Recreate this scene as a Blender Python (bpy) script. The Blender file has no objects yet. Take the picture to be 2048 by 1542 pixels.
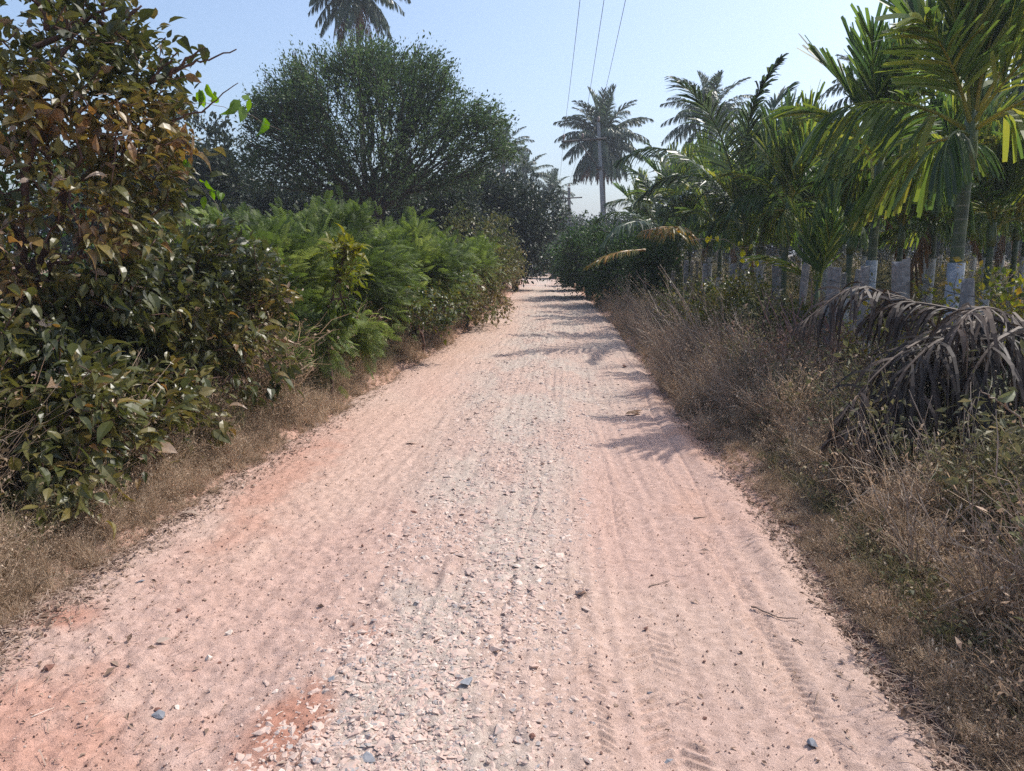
import bpy, math
import numpy as np
from mathutils import Vector

C = bpy.context.scene.collection
PI = math.pi
R = math.radians
# ------------------------------------------------------------------ camera geometry (used to measure the place)
F, CX, CY, H, PITCH = 1479.0, 1024.0, 771.0, 1.5, R(10.2)
cp, sp = math.cos(PITCH), math.sin(PITCH)
def ray(px, py):
    u, v = (px - CX) / F, (CY - py) / F
    return np.array([u, cp + v * sp, -sp + v * cp])
def at(px, py, Y):
    r = ray(px, py); t = Y / r[1]
    return np.array([r[0] * t, Y, H + r[2] * t])
def gp(px, py, z=0.0):
    r = ray(px, py); t = (z - H) / r[2]
    return np.array([r[0] * t, r[1] * t, z])

# ------------------------------------------------------------------ noise
_tab = np.random.default_rng(7).random((256, 256))
def vn(x, y):
    x = np.asarray(x, float); y = np.asarray(y, float)
    xi = np.floor(x).astype(int); yi = np.floor(y).astype(int)
    fx = x - xi; fy = y - yi
    fx = fx * fx * (3 - 2 * fx); fy = fy * fy * (3 - 2 * fy)
    a = _tab[xi & 255, yi & 255]; b = _tab[(xi + 1) & 255, yi & 255]
    c = _tab[xi & 255, (yi + 1) & 255]; d = _tab[(xi + 1) & 255, (yi + 1) & 255]
    return (a * (1 - fx) + b * fx) * (1 - fy) + (c * (1 - fx) + d * fx) * fy
def fbm(x, y, o=4):
    s = 0; a = .5; t = 0
    for k in range(o):
        s = s + a * vn(x * 2 ** k + 17.3 * k, y * 2 ** k + 5.1 * k); t += a; a *= .5
    return s / t
def sstep(a, b, x):
    t = np.clip((x - a) / (b - a), 0, 1); return t * t * (3 - 2 * t)
def unit(v):
    return v / np.maximum(np.linalg.norm(v, axis=-1, keepdims=True), 1e-9)

# ------------------------------------------------------------------ mesh buffer
class Buf:
    def __init__(s): s.V = []; s.Q = []; s.T = []; s.tv = []; s.n = 0; s.qm = []; s.tm = []
    def add(s, V, Q=None, T=None, tint=0.5, m=0):
        V = np.asarray(V, float).reshape(-1, 3)
        if Q is not None and len(Q):
            Q = np.asarray(Q).reshape(-1, 4); s.Q.append(Q + s.n); s.qm.append(np.full(len(Q), m))
        if T is not None and len(T):
            T = np.asarray(T).reshape(-1, 3); s.T.append(T + s.n); s.tm.append(np.full(len(T), m))
        s.V.append(V); s.tv.append(np.broadcast_to(np.asarray(tint, float), (len(V),)).copy()); s.n += len(V)
    def inst(s, tv, q, t, M, P, tint, m=0):
        """template verts tv, quads q / tris t; M (k,3,3) with scale; P (k,3); tint (k,)"""
        k = len(P)
        if k == 0: return
        V = np.einsum('kij,nj->kni', M, tv) + P[:, None, :]
        off = (np.arange(k) * len(tv))[:, None, None]
        Q = (np.asarray(q)[None] + off).reshape(-1, 4) if q is not None and len(q) else None
        T = (np.asarray(t)[None] + off).reshape(-1, 3) if t is not None and len(t) else None
        s.add(V.reshape(-1, 3), Q, T, np.repeat(tint, len(tv)), m)
    def ribbons(s, Pts, W, tint, m=0):
        """Pts (k,n,3), W (k,n,3) half width vectors"""
        k, n, _ = Pts.shape
        V = np.stack([Pts - W, Pts + W], 2).reshape(k, n * 2, 3)
        i = np.arange(n - 1)
        q = np.stack([2 * i, 2 * i + 1, 2 * i + 3, 2 * i + 2], 1)
        Q = (q[None] + (np.arange(k) * n * 2)[:, None, None]).reshape(-1, 4)
        s.add(V.reshape(-1, 3), Q, None, np.repeat(tint, n * 2), m)
    def tube(s, pts, rad, sides=6, tint=.5, m=0, cap=True):
        pts = np.asarray(pts, float); n = len(pts)
        rad = np.broadcast_to(np.asarray(rad, float), (n,))
        tan = unit(np.gradient(pts, axis=0))
        ref = np.array([1., 0, 0]) if abs(tan[0][0]) < .8 else np.array([0, 0, 1.])
        a = unit(np.cross(tan, ref)); b = np.cross(tan, a)
        th = np.arange(sides) * 2 * PI / sides
        V = pts[:, None] + rad[:, None, None] * (np.cos(th)[None, :, None] * a[:, None] + np.sin(th)[None, :, None] * b[:, None])
        Q = []
        for i in range(n - 1):
            for j in range(sides):
                k = (j + 1) % sides
                Q.append((i * sides + j, i * sides + k, (i + 1) * sides + k, (i + 1) * sides + j))
        V = V.reshape(-1, 3); T = []
        if cap:
            V = np.vstack([V, pts[:1], pts[-1:]])
            for j in range(sides):
                k = (j + 1) % sides
                T.append((n * sides, k, j)); T.append((n * sides + 1, (n - 1) * sides + j, (n - 1) * sides + k))
        s.add(V, Q, T, tint, m)
    def edges(s, A, Bp, ra, rb, sides=5, tint=.5, m=0):
        """tapered prisms from A to B"""
        k = len(A)
        if k == 0: return
        d = unit(Bp - A); A = A - d * (ra * .4)[:, None]; Bp = Bp + d * (rb * .4)[:, None]
        ref = np.where(np.abs(d[:, :1]) < .8, np.array([[1., 0, 0]]), np.array([[0, 0, 1.]]))
        a = unit(np.cross(d, ref)); b = np.cross(d, a)
        th = np.arange(sides) * 2 * PI / sides
        ring = np.cos(th)[None, :, None] * a[:, None] + np.sin(th)[None, :, None] * b[:, None]
        V = np.concatenate([A[:, None] + ring * ra[:, None, None], Bp[:, None] + ring * rb[:, None, None]], 1)
        q = np.array([(j, (j + 1) % sides, sides + (j + 1) % sides, sides + j) for j in range(sides)])
        Q = (q[None] + (np.arange(k) * 2 * sides)[:, None, None]).reshape(-1, 4)
        s.add(V.reshape(-1, 3), Q, None, tint, m)
    def box(s, c, size, rotz=0, tint=.5, m=0, top=1.0):
        x, y, z = [v / 2 for v in size]
        P = []
        for zz, k in ((-z, 1), (z, top)):
            for a, b in ((-x, -y), (x, -y), (x, y), (-x, y)): P.append((a * k, b * k, zz))
        P = np.array(P); cz, sz = math.cos(rotz), math.sin(rotz)
        P = P @ np.array([[cz, sz, 0], [-sz, cz, 0], [0, 0, 1]]) + np.asarray(c)
        s.add(P, [(0, 3, 2, 1), (4, 5, 6, 7), (0, 1, 5, 4), (1, 2, 6, 5), (2, 3, 7, 6), (3, 0, 4, 7)], None, tint, m)
    def mesh(s, name, mats, smooth=False):
        V = np.concatenate(s.V) if s.V else np.zeros((0, 3))
        Q = np.concatenate(s.Q) if s.Q else np.zeros((0, 4), int)
        T = np.concatenate(s.T) if s.T else np.zeros((0, 3), int)
        me = bpy.data.meshes.new(name)
        me.vertices.add(len(V)); me.vertices.foreach_set('co', V.astype(np.float32).ravel())
        li = np.concatenate([Q.ravel(), T.ravel()]).astype(np.int32)
        me.loops.add(len(li)); me.loops.foreach_set('vertex_index', li)
        tot = np.concatenate([np.full(len(Q), 4), np.full(len(T), 3)])
        st = np.concatenate([[0], np.cumsum(tot)[:-1]]).astype(np.int32) if len(tot) else np.zeros(0, np.int32)
        me.polygons.add(len(tot)); me.polygons.foreach_set('loop_start', st)
        if len(mats) > 1:
            mi = np.concatenate((s.qm or []) + (s.tm or [])).astype(np.int32)
            me.polygons.foreach_set('material_index', mi)
        me.update(calc_edges=True)
        at_ = me.attributes.new('tint', 'FLOAT', 'POINT')
        at_.data.foreach_set('value', np.concatenate(s.tv).astype(np.float32))
        for m_ in mats: me.materials.append(m_)
        me.polygons.foreach_set('use_smooth', np.full(len(tot), bool(smooth)))
        return me
    def obj(s, name, mats, parent=None, smooth=False):
        if not isinstance(mats, (list, tuple)): mats = [mats]
        o = bpy.data.objects.new(name, s.mesh(name, mats, smooth)); C.objects.link(o)
        if parent is not None: o.parent = parent
        return o
def tag(o, label, cat, group=None, kind=None):
    o['label'] = label; o['category'] = cat
    if group: o['group'] = group
    if kind: o['kind'] = kind
    return o
def thing(name, label, cat, loc=(0, 0, 0), rz=0, group=None):
    o = bpy.data.objects.new(name, None); C.objects.link(o)
    o.location = loc; o.rotation_euler = (0, 0, rz); o.empty_display_size = .2
    return tag(o, label, cat, group)
def frames(d, up):
    d = unit(d); x = unit(np.cross(d, up)); z = np.cross(x, d)
    return np.stack([x, d, z], -1)

# ------------------------------------------------------------------ materials
def newmat(name):
    m = bpy.data.materials.new(name); m.use_nodes = True
    nt = m.node_tree; nt.nodes.clear()
    out = nt.nodes.new('ShaderNodeOutputMaterial')
    return m, nt, out
def N(nt, t, **kw):
    n = nt.nodes.new('ShaderNode' + t)
    for k, v in kw.items():
        if k in n.inputs: n.inputs[k].default_value = v
        else: setattr(n, k, v)
    return n
def ramp(nt, cols, pos=None):
    r = nt.nodes.new('ShaderNodeValToRGB'); e = r.color_ramp.elements
    n = len(cols)
    pos = pos or [i / (n - 1) for i in range(n)]
    e[0].position = pos[0]; e[0].color = (*cols[0], 1)
    e[1].position = pos[-1]; e[1].color = (*cols[-1], 1)
    for i in range(1, n - 1):
        x = e.new(pos[i]); x.color = (*cols[i], 1)
    return r
def leafmat(name, cols, pos=None, trans=.35, rough=.45, spec=.4, tgain=1.3, noise=14, orand=.14):
    m, nt, out = newmat(name); L = nt.links.new
    a = N(nt, 'Attribute', attribute_name='tint')
    oi = N(nt, 'ObjectInfo')
    ma = N(nt, 'Math', operation='MULTIPLY_ADD'); L(oi.outputs['Random'], ma.inputs[0]); ma.inputs[1].default_value = orand; L(a.outputs['Fac'], ma.inputs[2])
    tc = N(nt, 'TexCoord'); no = N(nt, 'TexNoise', Scale=noise, Detail=2); L(tc.outputs['Object'], no.inputs['Vector'])
    mb = N(nt, 'Math', operation='MULTIPLY_ADD'); L(no.outputs['Fac'], mb.inputs[0]); mb.inputs[1].default_value = .22; L(ma.outputs[0], mb.inputs[2])
    mc = N(nt, 'Math', operation='SUBTRACT'); L(mb.outputs[0], mc.inputs[0]); mc.inputs[1].default_value = .18
    r = ramp(nt, cols, pos); L(mc.outputs[0], r.inputs[0])
    p = N(nt, 'BsdfPrincipled', Roughness=rough); p.inputs['Specular IOR Level'].default_value = spec
    L(r.outputs[0], p.inputs['Base Color'])
    t = N(nt, 'BsdfTranslucent'); hs = N(nt, 'HueSaturation', Saturation=1.15, Value=tgain); L(r.outputs[0], hs.inputs['Color']); L(hs.outputs[0], t.inputs['Color'])
    mx = N(nt, 'MixShader'); mx.inputs[0].default_value = trans
    L(p.outputs[0], mx.inputs[1]); L(t.outputs[0], mx.inputs[2]); L(mx.outputs[0], out.inputs[0])
    return m
def solid(name, c1, c2, scale=8, rough=.85, bump=.3, dist=.01, stretch=(1, 1, 1), detail=5, spec=.25):
    m, nt, out = newmat(name); L = nt.links.new
    tc = N(nt, 'TexCoord'); mp = N(nt, 'Mapping'); mp.inputs['Scale'].default_value = stretch
    L(tc.outputs['Object'], mp.inputs[0])
    no = N(nt, 'TexNoise', Scale=scale, Detail=detail); L(mp.outputs[0], no.inputs['Vector'])
    r = ramp(nt, [c1, c2], [.3, .72]); L(no.outputs['Fac'], r.inputs[0])
    a = N(nt, 'Attribute', attribute_name='tint'); ma = N(nt, 'Math', operation='ADD'); L(a.outputs['Fac'], ma.inputs[0]); ma.inputs[1].default_value = .5
    mu = N(nt, 'VectorMath', operation='SCALE'); L(r.outputs[0], mu.inputs[0]); L(ma.outputs[0], mu.inputs['Scale'])
    p = N(nt, 'BsdfPrincipled', Roughness=rough); p.inputs['Specular IOR Level'].default_value = spec
    L(mu.outputs[0], p.inputs['Base Color'])
    b = N(nt, 'Bump', Strength=bump, Distance=dist); L(no.outputs['Fac'], b.inputs['Height']); L(b.outputs[0], p.inputs['Normal'])
    L(p.outputs[0], out.inputs[0]); return m

M = {}
M['big_leaf'] = leafmat('big_leaf', [(.030, .038, .014), (.062, .072, .022), (.100, .100, .030), (.175, .140, .042), (.24, .13, .05), (.32, .24, .175)], [0, .24, .48, .72, .9, 1], .32, .38, .5, 1.4, 20)  # tan end of the ramp paints in glossy highlights on the leaves
M['shrub_leaf'] = leafmat('shrub_leaf', [(.03, .05, .012), (.06, .08, .018), (.10, .10, .02), (.17, .13, .03)], None, .35, .38, .5, 1.5)
M['hedge_leaf'] = leafmat('hedge_leaf', [(.035, .050, .018), (.065, .080, .026), (.11, .115, .034), (.16, .12, .05), (.22, .15, .09)], None, .36, .45, .4, 1.35)
M['yellow_leaf'] = leafmat('yellow_leaf', [(.05, .08, .015), (.10, .13, .02), (.19, .18, .03), (.25, .16, .04)], None, .42, .45, .4, 1.4)
M['vine_leaf'] = leafmat('vine_leaf', [(.08, .16, .02), (.14, .23, .03)], None, .5, .4, .4, 1.5)
M['pale_leaf'] = leafmat('pale_leaf', [(.13, .15, .07), (.24, .25, .13), (.42, .40, .30)], None, .35, .5, .4, 1.2)
M['yellow_vine_leaf'] = leafmat('yellow_vine_leaf', [(.25, .26, .03), (.4, .34, .05)], None, .5, .4, .4, 1.4)
M['feather_leaf'] = leafmat('feather_leaf', [(.048, .070, .020), (.092, .132, .034), (.150, .200, .052), (.23, .27, .085)], None, .42, .55, .3, 1.35)
M['acacia_leaf'] = leafmat('acacia_leaf', [(.032, .054, .026), (.052, .086, .036), (.084, .130, .048), (.13, .18, .062)], None, .35, .5, .35, 1.3)
M['dark_leaf'] = leafmat('dark_leaf', [(.016, .026, .018), (.026, .040, .024), (.040, .055, .030), (.060, .072, .035)], None, .22, .42, .45, 1.2)
M['bush_leaf'] = leafmat('bush_leaf', [(.022, .045, .014), (.036, .072, .020), (.060, .105, .030), (.09, .13, .04)], None, .32, .5, .35, 1.3)
M['pale_bush_leaf'] = leafmat('pale_bush_leaf', [(.05, .10, .03), (.08, .15, .04), (.12, .20, .06)], None, .38, .5, .35, 1.3)
M['areca_frond'] = leafmat('areca_frond', [(.034, .060, .028), (.056, .098, .034), (.10, .155, .040), (.20, .235, .05), (.32, .28, .065)], [0, .3, .55, .8, 1], .42, .48, .4, 1.6, 3, .42)
M['coconut_frond'] = leafmat('coconut_frond', [(.032, .052, .030), (.055, .085, .042), (.085, .12, .055), (.13, .165, .07)], None, .28, .38, .5, 1.4, 3)
M['yellow_frond'] = leafmat('yellow_frond', [(.10, .11, .03), (.20, .16, .03), (.34, .19, .04), (.40, .18, .06)], None, .35, .4, .4, 1.4, 3)
M['dead_frond'] = leafmat('dead_frond', [(.022, .016, .012), (.048, .033, .025), (.085, .058, .042), (.20, .148, .112)], None, .10, .6, .3, 1.0, 6)
M['brown_frond'] = leafmat('brown_frond', [(.10, .055, .03), (.18, .10, .05), (.26, .16, .09)], None, .2, .6, .3, 1.2, 6)
M['weed'] = leafmat('weed', [(.13, .10, .07), (.25, .19, .13), (.37, .275, .19), (.48, .35, .25), (.60, .49, .36)], None, .3, .7, .2, 1.2, 2)
M['weed_green'] = leafmat('weed_green', [(.085, .088, .045), (.13, .13, .065), (.20, .175, .09), (.30, .24, .14)], None, .3, .6, .3, 1.3, 3)
M['litter'] = leafmat('litter', [(.09, .055, .038), (.17, .11, .08), (.27, .19, .14), (.40, .31, .25)], None, .1, .75, .2, 1.0, 3)
M['red_weed'] = leafmat('red_weed', [(.13, .08, .06), (.24, .15, .11), (.34, .23, .17)], None, .25, .7, .2, 1.2, 3)
M['pink_spike'] = leafmat('pink_spike', [(.20, .12, .11), (.32, .20, .18)], None, .15, .7, .2, 1.1, 3)
M['bark_red'] = solid('bark_red', (.06, .035, .028), (.15, .09, .07), 30, .8, .5, .004)
M['bark'] = solid('bark', (.025, .022, .02), (.075, .065, .055), 24, .9, .6, .01)
M['bark_far'] = solid('bark_far', (.03, .027, .025), (.08, .07, .06), 14, .9, .4, .01)
M['stalk'] = solid('stalk', (.20, .155, .12), (.36, .29, .23), 30, .8, .3, .002)
M['palm_trunk'] = solid('palm_trunk', (.10, .09, .08), (.22, .19, .165), 10, .85, .6, .02, (1, 1, 6))
M['concrete'] = solid('concrete', (.22, .22, .22), (.34, .335, .33), 12, .9, .3, .004)
M['granite'] = solid('granite', (.15, .138, .13), (.31, .29, .275), 22, .9, .6, .01)
M['pale_granite'] = solid('pale_granite', (.26, .26, .26), (.42, .41, .40), 22, .9, .6, .01)
M['steel'] = solid('steel', (.03, .03, .03), (.07, .065, .06), 20, .6, .2, .002)
M['porcelain'] = solid('porcelain', (.16, .10, .08), (.25, .17, .14), 20, .25, .1, .001, spec=.5)
M['cable'] = solid('cable', (.06, .06, .06), (.12, .12, .12), 20, .5, .1, .001)
M['chip_pale'] = solid('chip_pale', (.50, .42, .36), (.66, .58, .50), 40, .85, .5, .004)
M['chip_grey'] = solid('chip_grey', (.16, .17, .19), (.30, .30, .31), 40, .8, .5, .004)
M['chip_brown'] = solid('chip_brown', (.13, .06, .045), (.24, .13, .10), 40, .9, .5, .004)
M['twig'] = solid('twig', (.12, .08, .06), (.28, .21, .17), 40, .85, .4, .002)

# areca trunk: green with pale leaf-scar rings
def areca_trunk_mat():
    m, nt, out = newmat('areca_trunk'); L = nt.links.new
    tc = N(nt, 'TexCoord'); sx = N(nt, 'SeparateXYZ'); L(tc.outputs['Object'], sx.inputs[0])
    no = N(nt, 'TexNoise', Scale=7, Detail=4); L(tc.outputs['Object'], no.inputs['Vector'])
    ad = N(nt, 'Math', operation='MULTIPLY_ADD'); L(no.outputs['Fac'], ad.inputs[0]); ad.inputs[1].default_value = .02; L(sx.outputs['Z'], ad.inputs[2])
    mm = N(nt, 'Math', operation='MODULO'); L(ad.outputs[0], mm.inputs[0]); mm.inputs[1].default_value = .13
    lt = N(nt, 'Math', operation='LESS_THAN'); L(mm.outputs[0], lt.inputs[0]); lt.inputs[1].default_value = .014
    r = ramp(nt, [(.030, .040, .022), (.060, .085, .030), (.12, .13, .075)], [.3, .55, .75]); L(no.outputs['Fac'], r.inputs[0])
    mx = N(nt, 'MixRGB'); L(lt.outputs[0], mx.inputs[0]); L(r.outputs[0], mx.inputs[1]); mx.inputs[2].default_value = (.12, .125, .085, 1)
    p = N(nt, 'BsdfPrincipled', Roughness=.55); L(mx.outputs[0], p.inputs['Base Color']); L(p.outputs[0], out.inputs[0])
    return m
M['areca_trunk'] = areca_trunk_mat()
def sleeve_mat(name, c1, c2):
    m, nt, out = newmat(name); L = nt.links.new
    tc = N(nt, 'TexCoord')
    no = N(nt, 'TexNoise', Scale=9, Detail=5); L(tc.outputs['Object'], no.inputs['Vector'])
    r = ramp(nt, [c1, c2], [.35, .7]); L(no.outputs['Fac'], r.inputs[0])
    vo = N(nt, 'TexVoronoi', Scale=13, feature='DISTANCE_TO_EDGE'); L(tc.outputs['Object'], vo.inputs['Vector'])
    lt = N(nt, 'Math', operation='LESS_THAN'); L(vo.outputs['Distance'], lt.inputs[0]); lt.inputs[1].default_value = .025
    mx = N(nt, 'MixRGB'); L(lt.outputs[0], mx.inputs[0]); L(r.outputs[0], mx.inputs[1]); mx.inputs[2].default_value = (.55, .56, .57, 1)
    p = N(nt, 'BsdfPrincipled', Roughness=.45); L(mx.outputs[0], p.inputs['Base Color'])
    b = N(nt, 'Bump', Strength=.4, Distance=.004); L(no.outputs['Fac'], b.inputs['Height']); L(b.outputs[0], p.inputs['Normal'])
    L(p.outputs[0], out.inputs[0]); return m
M['sleeve_blue'] = sleeve_mat('sleeve_blue', (.22, .27, .34), (.40, .44, .50))
M['sleeve_grey'] = sleeve_mat('sleeve_grey', (.28, .275, .275), (.50, .49, .48))

def col_mat(name, bump1=.7, d1=.008, sc=190):
    """earth whose colour comes from the mesh attribute 'Col' plus fine grain"""
    m, nt, out = newmat(name); L = nt.links.new
    a = N(nt, 'Attribute', attribute_name='Col')
    tc = N(nt, 'TexCoord')
    n1 = N(nt, 'TexNoise', Scale=sc, Detail=4, Roughness=.7); L(tc.outputs['Object'], n1.inputs['Vector'])
    n2 = N(nt, 'TexNoise', Scale=26, Detail=6, Roughness=.65); L(tc.outputs['Object'], n2.inputs['Vector'])
    r1 = ramp(nt, [(.60, .58, .57), (1.0, 1.0, 1.0), (1.22, 1.22, 1.2)], [.28, .5, .8]); L(n1.outputs['Fac'], r1.inputs[0])
    r2 = ramp(nt, [(.76, .73, .71), (1.16, 1.16, 1.16)], [.3, .7]); L(n2.outputs['Fac'], r2.inputs[0])
    x1 = N(nt, 'MixRGB', blend_type='MULTIPLY'); x1.inputs[0].default_value = 1; L(a.outputs['Color'], x1.inputs[1]); L(r1.outputs[0], x1.inputs[2])
    x2 = N(nt, 'MixRGB', blend_type='MULTIPLY'); x2.inputs[0].default_value = 1; L(x1.outputs[0], x2.inputs[1]); L(r2.outputs[0], x2.inputs[2])
    p = N(nt, 'BsdfPrincipled', Roughness=.95); p.inputs['Specular IOR Level'].default_value = .15
    L(x2.outputs[0], p.inputs['Base Color'])
    b1 = N(nt, 'Bump', Strength=bump1, Distance=d1); L(n1.outputs['Fac'], b1.inputs['Height'])
    b2 = N(nt, 'Bump', Strength=.5, Distance=.014); L(n2.outputs['Fac'], b2.inputs['Height']); L(b1.outputs[0], b2.inputs['Normal'])
    L(b2.outputs[0], p.inputs['Normal'])
    L(p.outputs[0], out.inputs[0]); return m
M['earth'] = col_mat('earth')

# ------------------------------------------------------------------ the lane
LE = np.array([gp(*p)[:2] for p in [(-330, 1542), (0, 1270), (300, 1065), (560, 905), (760, 775), (900, 690), (970, 640), (1025, 590), (1050, 563)]])
RE = np.array([gp(*p)[:2] for p in [(1900, 1542), (1660, 1230), (1480, 985), (1350, 835), (1275, 725), (1215, 645), (1160, 585), (1122, 562)]])
LE = np.vstack([[LE[0][0], -30], LE, [LE[-1][0] - .2, 52], [-1.5, 58], [-6, 63], [-14, 66]])
RE = np.vstack([[RE[0][0], -30], RE, [RE[-1][0] + .1, 54], [1.6, 61], [-4, 67], [-14, 70]])
def xL(y): return np.interp(y, LE[:, 1], LE[:, 0])
def xR(y): return np.interp(y, RE[:, 1], RE[:, 0])
def wob(y, s): return .10 * (fbm(y * 1.7 + s, y * 0 + s, 3) - .5) * 2
# gravel strip (centre and half width by distance)
GC = np.array([[*gp(p[0], p[2])[:2], (gp(p[1], p[2])[0] - gp(p[0], p[2])[0])] for p in
               [(560, 1130, 1542), (600, 1110, 1400), (740, 1120, 1200), (850, 1130, 1000), (900, 1200, 880), (930, 1240, 800), (960, 1240, 740), (1010, 1230, 690), (1030, 1200, 640), (1050, 1150, 590)]])
def grav(x, y):
    x0 = np.interp(y, GC[:, 1], GC[:, 0]); w = np.interp(y, GC[:, 1], GC[:, 2])
    t = (x - x0) / w
    return sstep(-.32, .24, t) * (1 - sstep(.68, 1.3, t))
def lat_r(x, y): return x - xR(y)          # negative inside the lane
def road_z(x, y):
    l = x - xL(y); r = xR(y) - x
    z = .010 * (fbm(x * 2.2, y * 1.5, 3) - .5) + .030 * (fbm(x * 19, y * 17, 4) - .5) * (1 - .55 * sstep(1.6, .9, r)) * sstep(30, 4, y)
    z = z + grav(x, y) * (.012 + .016 * (fbm(x * 26, y * 22, 3) - .5) * sstep(12, 5, y))
    # lengthwise ruts on both sides
    z = z - .020 * np.exp(-((r - .72 - .05 * np.sin(y * .6)) / .22) ** 2) - .022 * np.exp(-((l - .95) / .3) ** 2)
    st = sstep(.02, .3, r) * sstep(2.2, 1.4, r)
    z = z + .012 * (vn(r * 24 + .3 * np.sin(y * .9), y * .35) - .5) * st
    st2 = sstep(.3, .6, l) * sstep(1.9, 1.3, l)
    z = z + .010 * (vn(l * 18 + .4 * np.sin(y * .7), y * .3 + 9) - .5) * st2
    # tyre treads
    for c, w, amp, per, sl in ((.42, .055, .009, .040, 1.0), (.74, .085, .012, .050, .9), (1.10, .05, .009, .036, 1.2), (1.50, .025, .006, .03, .5)):
        cc = c + .07 * np.sin(y * .45 + c * 9) + .03 * np.sin(y * 1.3 + c * 3)
        q = (r - cc) / w
        ins = sstep(1.15, .95, np.abs(q))
        brk = sstep(.34, .6, vn(y * 1.3 + c * 30, c * 7 + y * 0)) * sstep(.2, .5, fbm(x * 7, y * 7, 2))
        z = z - ins * .006 * brk + ins * brk * amp * (np.sin(2 * PI * (y / per + sl * np.abs(q))) > .2) * (np.abs(q) > .12) * sstep(9, 5, y)
    for c, s0 in ((1.35, 2.), (2.0, 5.), (.22, 1.), (2.5, 7.)):
        cc = c + .10 * np.sin(y * .38 + s0) + .02 * np.sin(y * 1.9 + s0)
        z = z - (.010 if c < 1.5 else .004) * np.exp(-((r - cc) / .012) ** 2) * sstep(.35, .6, vn(y * .8 + c * 11, y * 0 + c))
    # pushed-up lip at the right edge, then the shoulder falls under the verge soil
    z = z + .025 * np.exp(-((r - .10) / .06) ** 2) * (fbm(y * 2.1, x * 0 + 3, 2) + .3)
    e = np.minimum(l + wob(y, 3.1), r + wob(y, 8.7))
    z = z - .09 * sstep(.02, -.25, e)
    return z
def road_col(x, y):
    pink = np.array([.46, .320, .268]); sand = np.array([.48, .365, .300]); red = np.array([.38, .19, .135]); org = np.array([.44, .26, .185]); grey = np.array([.43, .375, .325])
    c = np.ones(x.shape + (3,)) * pink
    n = fbm(x * 1.3, y * .7, 4)[..., None]
    c = c * (1 - sstep(.4, .65, n)) + (pink * .5 + sand * .5) * sstep(.4, .65, n)
    far = sstep(4, 13, y)[..., None]
    c = c * (1 - far * .6) + sand * far * .6
    g = (grav(x, y) * (.25 + .75 * sstep(.38, .6, fbm(x * 3.1 + 4, y * 1.1, 3))))[..., None]
    c = c * (1 - g * .8) + grey * g * .8
    l = (x - xL(y)); r = (xR(y) - x)
    w = (sstep(1.3, .2, l) * sstep(.35, .6, fbm(x * 1.5 + 9, y * .5 + 3, 3)))[..., None]
    c = c * (1 - w * .25) + org * w * .25
    def blob(px, py, rx, ry, a, colr):
        nonlocal c
        p = gp(px, py); q = np.sqrt(((x - p[0]) / rx) ** 2 + ((y - p[1]) / ry) ** 2) + 1.5 * (fbm(x * 6, y * 6, 4) - .5)
        k = (sstep(1.25, .1, q) * a)[..., None]; c = c * (1 - k) + colr * k
    blob(575, 1480, .17, .34, .95, red); blob(735, 1270, .06, .06, .6, red); blob(-40, 1480, .6, .5, .6, red * 1.15)
    blob(560, 960, .28, 1.3, .5, red * 1.1); blob(120, 1235, .25, .14, .8, red); blob(780, 700, .5, 2.0, .4, org); blob(1410, 880, .3, 1.2, .6, org * .95)
    blob(880, 660, .5, 3, .5, org); blob(1330, 800, .3, .8, .5, org); blob(1390, 1010, .2, .5, .35, org)
    return np.clip(c, 0, 1)
def add_col(o, col):
    a = o.data.color_attributes.new('Col', 'FLOAT_COLOR', 'POINT')
    a.data.foreach_set('color', np.concatenate([col.reshape(-1, 3), np.ones((col.reshape(-1, 3).shape[0], 1))], 1).astype(np.float32).ravel())
def grid(name, X, Y, Z, col, mat):
    h, w = X.shape
    b = Buf(); i = np.arange(h * w).reshape(h, w)
    b.add(np.stack([X, Y, Z], -1), np.stack([i[:-1, :-1], i[:-1, 1:], i[1:, 1:], i[1:, :-1]], -1).reshape(-1, 4))
    o = b.obj(name, mat, smooth=True); add_col(o, col); return o
ys = [-3.0, -1, .3, .9, 1.3, 1.6]
while ys[-1] < 66: ys.append(ys[-1] + max(.0045, .00115 * ys[-1] ** 2))
ys = np.array(ys); uu = np.linspace(-.3, 1, 2)
t = np.linspace(0, 1, 470)[None]
a_ = (xL(ys) - .32)[:, None]; b_ = (xR(ys) + .32)[:, None]
X = a_ + (b_ - a_) * t; Y = np.repeat(ys[:, None], 470, 1)
road = grid('road', X, Y, road_z(X, Y), road_col(X, Y), M['earth'])
tag(road, 'pinkish dirt lane with tyre tracks running away between hedges', 'road', kind='structure')

# ground
gx = np.concatenate([[-600, -300, -120, -60, -35], np.linspace(-24, -6, 40), np.arange(-5.9, 6.5, .07), np.linspace(6.7, 26, 44), [35, 60, 120, 300, 600]])
gy = np.concatenate([[-200, -60, -12, -4, -1], np.arange(0, 7, .07), np.arange(7.1, 16, .16), np.arange(16.3, 70, .6), [74, 90, 130, 220, 400, 800]])
X, Y = np.meshgrid(gx, gy)
def ground_z(x, y):
    e = np.minimum(x - xL(y) + wob(y, 3.1), xR(y) - x + wob(y, 8.7))   # >0 inside lane
    base = np.where(e > 0, -.05 * sstep(0, .2, e) - .035, -.035 + .06 * sstep(0, -.3, e) + .08 * sstep(-.5, -2, e))
    return base + np.where(np.abs(x) < 30, .05 * (fbm(x * 1.4, y * 1.4, 3) - .5) * sstep(.1, -.3, e) + .03 * (fbm(x * 6, y * 6, 3) - .5) * sstep(.1, -.3, e), 0)
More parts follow.
